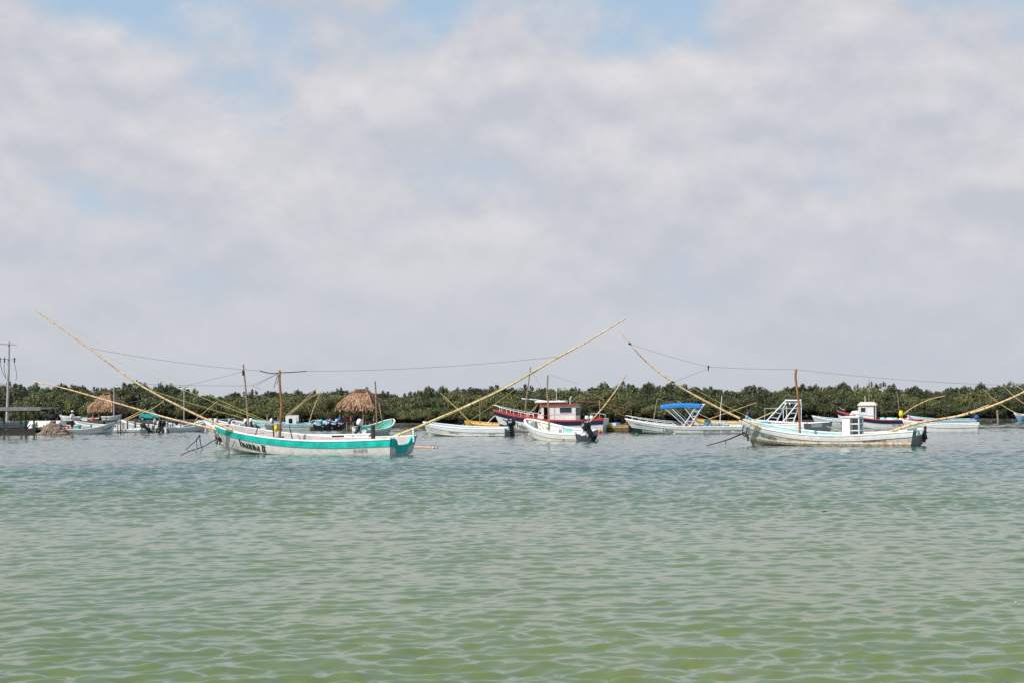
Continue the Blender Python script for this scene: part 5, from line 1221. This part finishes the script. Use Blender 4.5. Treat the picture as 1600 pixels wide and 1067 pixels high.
def person(px, py_foot, Y, face, label):
    """standing person, one skinned body with fingers, plus cap, shirt and shorts"""
    p = P(px, py_foot, Y); t = thing('person', label, 'person', (p.x, p.y, p.z), face)
    J = {'pel': (0, 0, .92, .115), 'bel': (0, .01, 1.06, .12), 'che': (0, .02, 1.28, .135), 'nk0': (0, .02, 1.45, .065), 'nk': (0, .03, 1.50, .055), 'hd0': (0, .04, 1.58, .085), 'hd1': (0, .045, 1.67, .098), 'hd2': (0, .04, 1.745, .06)}
    E = [('pel', 'bel'), ('bel', 'che'), ('che', 'nk0'), ('nk0', 'nk'), ('nk', 'hd0'), ('hd0', 'hd1'), ('hd1', 'hd2')]
    for s, n_ in ((1, 'l'), (-1, 'r')):
        J.update({f'hip{n_}': (s * .09, 0, .88, .095), f'kn{n_}': (s * .11, .03, .49, .06), f'an{n_}': (s * .11, -.01, .08, .042), f'ft{n_}': (s * .12, .13, .03, .036), f'sh{n_}': (s * .19, .02, 1.39, .062), f'el{n_}': (s * .27, .02, 1.12, .045), f'wr{n_}': (s * .24, .20, .95, .03), f'pa{n_}': (s * .235, .27, .92, .036)})
        E += [('pel', f'hip{n_}'), (f'hip{n_}', f'kn{n_}'), (f'kn{n_}', f'an{n_}'), (f'an{n_}', f'ft{n_}'), ('che', f'sh{n_}'), (f'sh{n_}', f'el{n_}'), (f'el{n_}', f'wr{n_}'), (f'wr{n_}', f'pa{n_}')]
        for k_ in range(5):
            ox = s * (-.03 + .017 * k_); ln = (.05, .075, .08, .075, .06)[k_]
            a = f'f{k_}{n_}'; b = f'g{k_}{n_}'
            if k_ == 0: J[a] = (s * .19, .28, .925, .010); J[b] = (s * .175, .315, .915, .009)
            else: J[a] = (s * .235 + ox, .315, .905, .010); J[b] = (s * .235 + ox, .315 + ln * .6, .905 - ln * .5, .008)
            E += [(f'pa{n_}', a), (a, b)]
    names = list(J); me = bpy.data.meshes.new('body'); me.from_pydata([J[n][:3] for n in names], [(names.index(a), names.index(b)) for a, b in E], [])
    o = bpy.data.objects.new('body', me); col.objects.link(o); md = o.modifiers.new('skin', 'SKIN'); 
    for i, n in enumerate(names): me.skin_vertices[0].data[i].radius = (J[n][3],) * 2
    me.skin_vertices[0].data[0].use_root = True
    o.modifiers.new('sub', 'SUBSURF').levels = 1
    dg = bpy.context.evaluated_depsgraph_get(); me2 = bpy.data.meshes.new_from_object(o.evaluated_get(dg)); bpy.data.objects.remove(o)
    me2.materials.clear(); me2.materials.append(SKIN); me2.name = 'body'; me2.shade_smooth()
    o = bpy.data.objects.new('body', me2); col.objects.link(o); o.parent = t
    def ring(z, rx, ry, cx=0, cy=.01): return [(cx + rx * math.cos(q), cy + ry * math.sin(q), z) for q in [2 * PI * i / 12 for i in range(12)]]
    m = MB(); m.loft([ring(.90, .17, .13), ring(1.05, .165, .13), ring(1.25, .19, .145), ring(1.38, .20, .13), ring(1.45, .12, .10), ring(1.48, .075, .075)], False)
    for s in (1, -1): m.tube([(s * .15, .02, 1.40), (s * .21, .02, 1.36), (s * .265, .02, 1.15)], [.085, .085, .07], 8)
    m.build('shirt', SHIRT, t, True)
    m = MB(); m.loft([ring(.98, .165, .125), ring(.82, .18, .14)])
    for s in (1, -1): m.tube([(s * .085, 0, .90), (s * .11, .02, .50)], [.11, .095], 9)
    m.build('shorts', BLACK, t, True)
    m = MB(); m.loft([ring(1.67, .108, .118, 0, .045), ring(1.73, .102, .11, 0, .045), ring(1.78, .05, .055, 0, .045)]); m.add([(-.08, .13, 1.675), (.08, .13, 1.675), (.06, .25, 1.66), (-.06, .25, 1.66), (-.08, .13, 1.69), (.08, .13, 1.69), (.06, .25, 1.672), (-.06, .25, 1.672)], [(0, 1, 2, 3), (4, 5, 6, 7), (0, 1, 5, 4), (1, 2, 6, 5), (2, 3, 7, 6), (3, 0, 4, 7)]); m.build('cap', SHIRT, t, True)
    f = MB(); f.tube([(0, .135, 1.66), (0, .155, 1.635), (0, .14, 1.625)], [.01, .016, .012], 6); f.build('nose', SKIN, t)
    e = MB()
    for s in (1, -1): e.box((s * .035, .132, 1.655), (.022, .01, .01))
    e.box((0, .130, 1.598), (.045, .01, .008)); e.build('eyes_and_mouth', BLACK, t)
_pf = P(112.5, 660, yS)
person(112.5, 632 + (H - .16 + _pf.x * SR * 0) * S(yS) + (800 - 112.5) * ROLL, yS, R(-100), 'person in white shirt, white cap and dark shorts standing in the nearest left skiff')

small_skiff(151, 671, 5.0, 1.7, 20, False, 'white skiff with raised bow just behind the nearest left skiff', GREYL, CHAR, HULLC, GREYL, 1, bow=.85, mid=.42)
S3, _ = small_skiff(192, 675.8, 3.8, 1.5, 15, False, 'low white skiff with white box beside the dark outboard', CHAR, BLACK, HULLC, GREYL, 1, tilt=55, size=.85, mid=.30, bow=.5)
m = MB(); m.box((.2, 0, .55), (.5, .45, .42)); m.build('cargo_box', WHITE, S3); m = MB(); m.box((.2, 0, .79), (.54, .49, .05)); m.build('box_lid', GREYL, S3)
S4, g4 = small_skiff(240, 674.4, 6.0, 1.7, 12, False, 'long white skiff with a blue ball on its side behind the stake row', CHAR, BLACK, HULLC, GREYL, 0, bow=1.05, mid=.45)
m = MB(); rg_ = [[(.19 * math.sin(a) * math.cos(q), .19 * math.sin(a) * math.sin(q), -.19 * math.cos(a)) for q in [2 * PI * i / 12 for i in range(12)]] for a in [PI * (i + .2) / 7.4 for i in range(8)]]
pb = P(226, 666, S4.location.y - 1.0); bb = thing('ball_float', 'blue ball float hanging at the side of the long white skiff', 'buoy', pb); m.loft(rg_); m.build('ball', BLUEB, bb, True); m = MB(); m.tube([(0, 0, .17), (.02, 0, .3)], .02, 5); m.build('lanyard', ROPE, bb)
tarp = MB(); 
for i in range(7): 
    tarp.box((-1.2 - i * .13, .86, .42 + .02 * (i % 2)), (.12, .05, .62))
tarp.build('hanging_tarp', PBLUE, S4)
small_skiff(290, 674.4, 4.2, 1.6, 40, True, 'white skiff with a pair of black outboards left of the teal boat bow', BLACK, BLACK, HULLC, GREYL, 2, bow=1.05, tilt=30, mid=.42)
small_skiff(217, 672.4, 4.2, 1.5, 35, False, 'grey white skiff end on behind the two dark outboards', GREYL, CHAR, HULLC, GREYL, 1, mid=.5, size=.7)
small_skiff(262, 671.8, 4.0, 1.5, 55, False, 'white skiff end on behind the right part of the stake row', CHAR, BLACK, HULLC, CHAR, 1, mid=.5, size=.7)
small_skiff(92, 673.5, 3.6, 1.5, 10, False, 'white skiff half hidden by the rock heap', CHAR, CHAR, HULLC, GREYL, 0, mid=.5, bow=.85)
# row of skiffs glimpsed over the two big boats' bows
small_skiff(322, 671.5, 4.4, 1.6, 62, False, 'skiff with white outboards left of the pale mast', WHITE, CHAR, HULLC, GREYL, 2, mid=.5)
small_skiff(350, 671.5, 4.4, 1.6, 66, False, 'skiff with grey outboard under the grey awning', GREYL, CHAR, HULLC, GREYL, 1, mid=.5)
small_skiff(377, 671.3, 4.6, 1.6, 64, False, 'skiff with two white outboards right of the awning', WHITE, BLACK, HULLC, GREYL, 2, mid=.5)
small_skiff(403, 671.1, 4.8, 1.6, 50, False, 'skiff with white outboard and aqua rim left of the pale blue skiff', WHITE, BLACK, HULLC, AQUA, 1, mid=.5, band=AQUA)
aw = thing('grey_awning', 'grey awning on thin posts over the skiffs left of the mast', 'awning', W(345, 668) + Vector((0, 6, 0))); ya = aw.location.y
am = MB(); 
n_ = 8
for dz in (0, -.05):
    am.strip([loc(aw, P(325 + 42 * i / n_, 653 + 1.8 * math.sin(PI * i / n_), ya)) + Vector((0, 0, dz)) for i in range(n_ + 1)], [loc(aw, P(325 + 42 * i / n_, 652.2 + 1.8 * math.sin(PI * i / n_), ya + 2)) + Vector((0, 0, dz)) for i in range(n_ + 1)])
am.build('awning_sheet', paint('awning grey', (.30, .33, .34), .7, .15), aw)
for x, yy in ((325.5, 0), (366, 0), (366, 2), (326, 2), (345, 1)):
    rod(aw, 'awning_post', [P(x, 654, ya + yy), P(x, 672, ya + yy)], .04, .04, WOODL, 2, 6)

# ------------------------------------------------------------------ dock with flat roof at the left edge
D = thing('dock_shelter', 'dark dock with flat grey roof and green posts at the left edge', 'dock', W(30, 678.5)); yd = D.location.y
x0, x1 = P(-90, 660, yd).x - D.location.x, P(57, 660, yd).x - D.location.x
for i in range(int((x1 - x0) / .34)):
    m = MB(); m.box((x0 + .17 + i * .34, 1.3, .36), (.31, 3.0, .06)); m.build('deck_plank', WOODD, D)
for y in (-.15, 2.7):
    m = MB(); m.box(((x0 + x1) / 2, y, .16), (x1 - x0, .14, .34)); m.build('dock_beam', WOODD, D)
for i in range(6):
    m = MB(); xx = x0 + .4 + i * (x1 - x0 - .8) / 5; m.tube([(xx, .1, -.8), (xx, .1, .02)], .12, 7); m.build('dock_pile', WOODD, D)
gx = [P(x, 660, yd).x - D.location.x for x in (5, 26, 32, 52, -40, -75)]
for x, y in zip(gx, (.2, 2.4, .2, .2, .2, .2)):
    m = MB(); m.box((x, y, 1.29), (.12, .12, 1.80)); m.build('shelter_post', GREENP, D)
rx0, rx1 = x0, P(66, 640, yd).x - D.location.x; zt = topz(40, 638.5, yd)
for i in range(int((rx1 - rx0) / .8)):
    m = MB(); m.box((rx0 + .4 + i * .8, 1.3, zt), (.78, 3.4, .10)); m.build('roof_sheet', ROOFG, D)
m = MB(); m.box(((rx0 + rx1) / 2, -.42, zt + .02), (rx1 - rx0, .05, .30)); m.build('roof_fascia', ROOFG, D)
for y in (.2, 2.4):
    m = MB(); m.box(((rx0 + rx1) / 2, y, zt - .12), (rx1 - rx0 - .6, .1, .12)); m.build('roof_beam', WOODD, D)
rod(D, 'leaning_pole', [P(27, 640, yd + 1), P(45, 648, yd + 1), P(63, 657, yd + 1.2)], .03, .03, BAM, 3, 6)

# heap of rocks and old thatch
hp = thing('rock_heap', 'heap of brown rocks and rubble at the water right of the dock', 'rocks', W(79, 678.6)); rg = random.Random(4)
for i in range(95):
    u = rg.uniform(-1, 1); v = rg.random(); x = u * 1.05; z = (1 - abs(u) ** 2.2) * 1.0 * v; r = rg.uniform(.10, .25)
    m = MB(); rings = []
    for a in [PI * (k_ + .25) / 5.5 for k_ in range(6)]:
        rings.append([(x + r * 1.25 * math.sin(a) * math.cos(q) * rg.uniform(.8, 1.15), .8 * (1 - v) * -1 + 1.1 + r * math.sin(a) * math.sin(q) * rg.uniform(.8, 1.15), z - r * .75 * math.cos(a)) for q in [2 * PI * j / 7 for j in range(7)]])
    m.loft(rings); m.build('rock', ROCK, hp)

# hulks and gear ashore
yh = 141.0
def hulk(px, py, L, B, a, label, right=False, Y=150.0, z=.75, hull=HULLC, flip=False):
    p = P(px, 660, Y); t = thing('beached_skiff', label, 'boat', (p.x, Y, z if not flip else z + .62), R(a) if right else R(180 - a)); h = Hull(L, B, .5, .7, .5, rake=.3, band=.16, zk=0.0, chine=.1)
    if flip: t.rotation_euler.x = PI
    build_hull(t, h, hull, WHITE, WHITE, GREYL, notch=.05, thw=(.5,)); return t
hulk(17, 665, 2.9, 1.4, 8, 'small white hull drawn up behind the dock shelter', True, yd + 4, .40)
hulk(-8, 665, 2.6, 1.4, 5, 'pinkish hull cut by the left picture edge on the dock', True, yd + 4, .40, PINKW)
hulk(69, 662, 3.2, 1.6, 8, 'white skiff turned keel up behind the rock heap', False, yd + 6, .45, flip=True)
hulk(107, 660, 1.9, 1.5, 8, 'white skiff drawn up on the quay behind the standing person', False, 158, .72)
hulk(176, 660, 1.9, 1.5, 5, 'white skiff drawn up under the shaggy palapa', True, 160.5, .72)
dl = thing('driftwood_pile', 'brown driftwood and planks beside the keel up skiff', 'wood', P(46, 672, yd + 4.5)); dl.location.z = .42
MAT[dl.name] = Matrix.Translation(dl.location).inverted()
for i in range(14):
    a = Vector((rg.uniform(-.9, .9), rg.uniform(-.4, .4), rg.uniform(.0, .15))); b = a + Vector((rg.uniform(-.5, .5), rg.uniform(-.2, .2), rg.uniform(.1, .55))); m = MB(); m.tube([a, b], [.06, .04], 6); m.build('branch', ROCK if i % 3 else WOODR, dl)
# dark canopied truck and awning on the quay
tk = thing('cargo_trike', 'dark canopied cargo tricycle parked behind the rock heap', 'vehicle', P(80, 655, 160)); tk.location.z = .72
for nm, c, d, mm_ in (('canopy', (0, 0, 1.45), (1.7, 1.1, .07), ROOFG), ('cargo_box', (-.25, 0, .62), (1.1, 1.0, .42), CHAR), ('seat', (.75, 0, .75), (.4, .4, .12), BLACK)):
    m = MB(); m.box(c, d); m.build(nm, mm_, tk)
for x in (-.75, .8):
    for y in (-.5, .5): m = MB(); m.tube([(x, y, .5), (x, y, 1.42)], .03, 6); m.build('canopy_post', CHAR, tk)
for x, y in ((-.4, -.55), (-.4, .55), (1.15, 0)):
    m = MB(); pts = [(x + .27 * math.cos(q), y, .3 + .27 * math.sin(q)) for q in [2 * PI * i / 16 for i in range(17)]]; m.tube(pts, .045, 6, False); w_ = m.build('wheel', BLACK, tk, True)
    m = MB(); m.tube([(x, y - .04, .3), (x, y + .04, .3)], .05, 8); m.build('hub', STEEL, w_)
m = MB(); m.tube([(1.15, 0, .3), (1.0, 0, 1.0)], .03, 6); m.tube([(1.0, -.3, 1.05), (1.0, .3, 1.05)], .02, 6); m.build('fork_and_handlebar', STEEL, tk)
wa = thing('shade_sail', 'long pale shade awning stretched over the quay left of the palapa', 'awning', P(132, 660, 163)); wa.location.z = .7; MAT[wa.name] = Matrix.Translation(wa.location).inverted()
m = MB(); a = [loc(wa, P(111, 654.5, 163)), loc(wa, P(155, 652.3, 163))]; b = [loc(wa, P(111, 654, 165)), loc(wa, P(155, 651.8, 165))]
for dz in (0, -.06): m.strip([v + Vector((0, 0, dz)) for v in a], [v + Vector((0, 0, dz)) for v in b])
m.strip(a, [v - Vector((0, 0, .08)) for v in a]); m.build('sheet', BANDW, wa)
for v in a + b: m = MB(); m.tube([(v.x, v.y, 0), (v.x, v.y, v.z - .05)], .035, 6); m.build('awning_post', WOODD, wa)
cool = thing('cooler_box', 'white cooler box on the quay under the shade awning', 'box', P(133, 660, 160.8)); cool.location.z = .72
m = MB(); m.box((0, 0, .22), (.55, .4, .44)); m.build('body', BANDW, cool); m = MB(); m.box((0, 0, .47), (.59, .44, .06)); m.build('lid', GREYL, cool)
sk_ = thing('sack', 'red and orange sack on the quay under the shaggy palapa', 'sack', P(145, 660, 160.6)); sk_.location.z = .72
m = MB(); m.loft([[(.24 * s * math.cos(q), .2 * s * math.sin(q), z) for q in [2 * PI * i / 9 for i in range(9)]] for z, s in ((0, .8), (.12, 1), (.3, .95), (.42, .6), (.5, .3))]); m.build('body', paint('red sack', (.55, .16, .10), .8, .2), sk_, True); m = MB(); m.tube([(0, 0, .48), (.02, 0, .6)], [.05, .09], 7); m.build('tied_neck', WOODL, sk_)
# turquoise car on the quay
tcx = P(233, 660, 164); car = thing('small_car', 'small turquoise car parked on the quay behind the stake row', 'car', (tcx.x, 164, .70), R(4))
m = MB(); prof = [(-.95, .3), (-.98, .62), (-.85, .72), (-.55, 1.12), (.25, 1.14), (.6, .78), (1.02, .66), (1.05, .3)]
m.loft([[(x, y, z) for x, z in [(px_ * (1 if abs(y) < .5 else .97), pz_) for px_, pz_ in prof]] for y in (-.58, -.5, .5, .58)]); m.build('body', TURQ, car)
for y in (-.59, .59):
    m = MB(); m.add([(-.68, y, .76), (-.18, y, .76), (-.18, y, 1.05), (-.5, y, 1.05)], [(0, 1, 2, 3)]); m.build('side_window', GLASS, car); m = MB(); m.add([(-.1, y, .76), (.46, y, .76), (.2, y, 1.05), (-.1, y, 1.05)], [(0, 1, 2, 3)]); m.build('side_window', GLASS, car)
    for x in (-.6, .65): m = MB(); m.tube([(x, y - .06, .24), (x, y + .06, .24)], .24, 14); w_ = m.build('wheel', BLACK, car); m = MB(); m.tube([(x, y - .07, .24), (x, y + .07, .24)], .12, 10); m.build('rim', STEEL, w_)
m = MB(); m.add([(.27, -.48, 1.12), (.27, .48, 1.12), (.60, .48, .80), (.60, -.48, .80)], [(0, 1, 2, 3)]); m.v = [(x + .012, y, z + .012) for x, y, z in m.v]; m.build('windscreen', GLASS, car)
bucket(219, 659.5, 162.2, .16, .3, TURQ, 'turquoise tub on the quay left of the turquoise car')

# ------------------------------------------------------------------ power pole and lamps
pw_ = thing('power_pole', 'pale concrete power pole with two crossarms and insulators at the left', 'pole', (P(11, 660, 148).x, 148, .5)); yp = 148
rod(pw_, 'shaft', [P(10.5, 672, yp), P(12.5, 610, yp), P(14.3, 534, yp)], .17, .08, POLEC, 4, 10)
rod(pw_, 'crossarm', [P(-8, 537, yp - .15), P(26, 538.5, yp - .15)], .045, .045, GREYL, 2, 6); rod(pw_, 'crossarm', [P(-8, 560.5, yp - .15), P(25, 561, yp - .15)], .035, .035, GREYL, 2, 6)
for x in (0, 7, 22.5):
    m = MB(); c0 = loc(pw_, P(x, 561, yp - .2)); m.tube([c0 + Vector((0, 0, .18)), c0 + Vector((0, 0, .14)), c0 + Vector((0, 0, .05)), c0, c0 - Vector((0, 0, .1)), c0 - Vector((0, 0, .2)), c0 - Vector((0, 0, .32))], [.03, .07, .04, .08, .05, .08, .03], 8); m.build('insulator', CHAR, pw_, True)
for pts in ([(22.5, 566), (25, 578), (26, 588), (24.5, 594)], [(7, 566), (6.5, 575), (9, 590)], [(0, 566), (4, 580), (10, 592)]): wire(pw_, [P(x, y, yp - .2) for x, y in pts], CHAR, .022, 'hanging_cable')
def lamp(px, top, Y, label, two=True):
    t = thing('street_lamp', label, 'lamp', (P(px, 660, Y).x, Y, .7)); rod(t, 'shaft', [P(px, 664, Y), P(px, top, Y)], .07, .05, STEEL, 2, 8)
    for s in ((-1, 1) if two else (1,)):
        rod(t, 'arm', [P(px, top, Y), P(px + s * 4, top - 1.5, Y)], .035, .03, STEEL, 2, 6)
        m = MB(); c0 = loc(t, P(px + s * 5.5, top - 1.8, Y)); m.loft([[c0 + Vector((.24 * k_ * math.cos(q), .12 * k_ * math.sin(q), z)) for q in [2 * PI * i / 10 for i in range(10)]] for z, k_ in ((-.06, .7), (0, 1), (.08, .6))]); m.build('lamp_head', BANDW, t, True)
lamp(287.5, 608.5, 163.5, 'pale double armed street lamp behind the crossing bamboo poles'); lamp(178, 606, 163, 'thin street lamp rising behind the shaggy palapa', False)
# bamboo poles above the left skiffs
bl_ = thing('bamboo_bundle', 'two curved bamboo poles rising from the skiffs right of the shaggy palapa', 'poles', W(192, 674) + Vector((0, 1, 0))); yl = bl_.location.y
for pts in ([(194, 657), (215, 648), (240, 637), (256, 625)], [(192, 656), (210, 647), (228, 638)]): rod(bl_, 'bamboo_pole', [P(x, y, yl) for x, y in pts], .045, .03, BAM, 4, 6, True)
rod(bl_, 'prop', [P(193, 675, yl), P(193, 655, yl)], .05, .04, WOODD, 2, 6)
bl2 = thing('bamboo_pole', 'thin bamboo pole slanting up behind the teal boat outrigger', 'pole', W(302, 671) + Vector((0, 2, 0))); yl = bl2.location.y
rod(bl2, 'shaft', [P(302, 672, yl), P(306, 655, yl), P(320, 643, yl), P(340, 626, yl)], .04, .025, BAM, 4, 6, True); rod(bl2, 'foot_stake', [P(303, 673, yl), P(302, 660, yl)], .05, .04, WOODD, 2, 6)
for px, py, sc, lb, mt in ((1287, 799, .028, 'small dark floating scrap in the open water at the right', WOODD), (1587, 940, .010, 'tiny white floating scrap near the lower right edge', WHITE)):
    p = W(px, py); f = thing('floating_scrap', lb, 'debris', p); m = MB(); m.loft([[(sc * k_ * 1.6 * math.cos(q) * random.uniform(.8, 1.2), sc * k_ * math.sin(q), z * sc) for q in [2 * PI * i / 9 for i in range(9)]] for z, k_ in ((-.3, .7), (.2, 1), (.5, .6))]); m.build('lump', mt, f); m = MB(); m.tube([(sc, 0, .1 * sc), (sc * 2.4, .02, .25 * sc)], [sc * .3, sc * .12], 5); m.build('strand', mt, f)
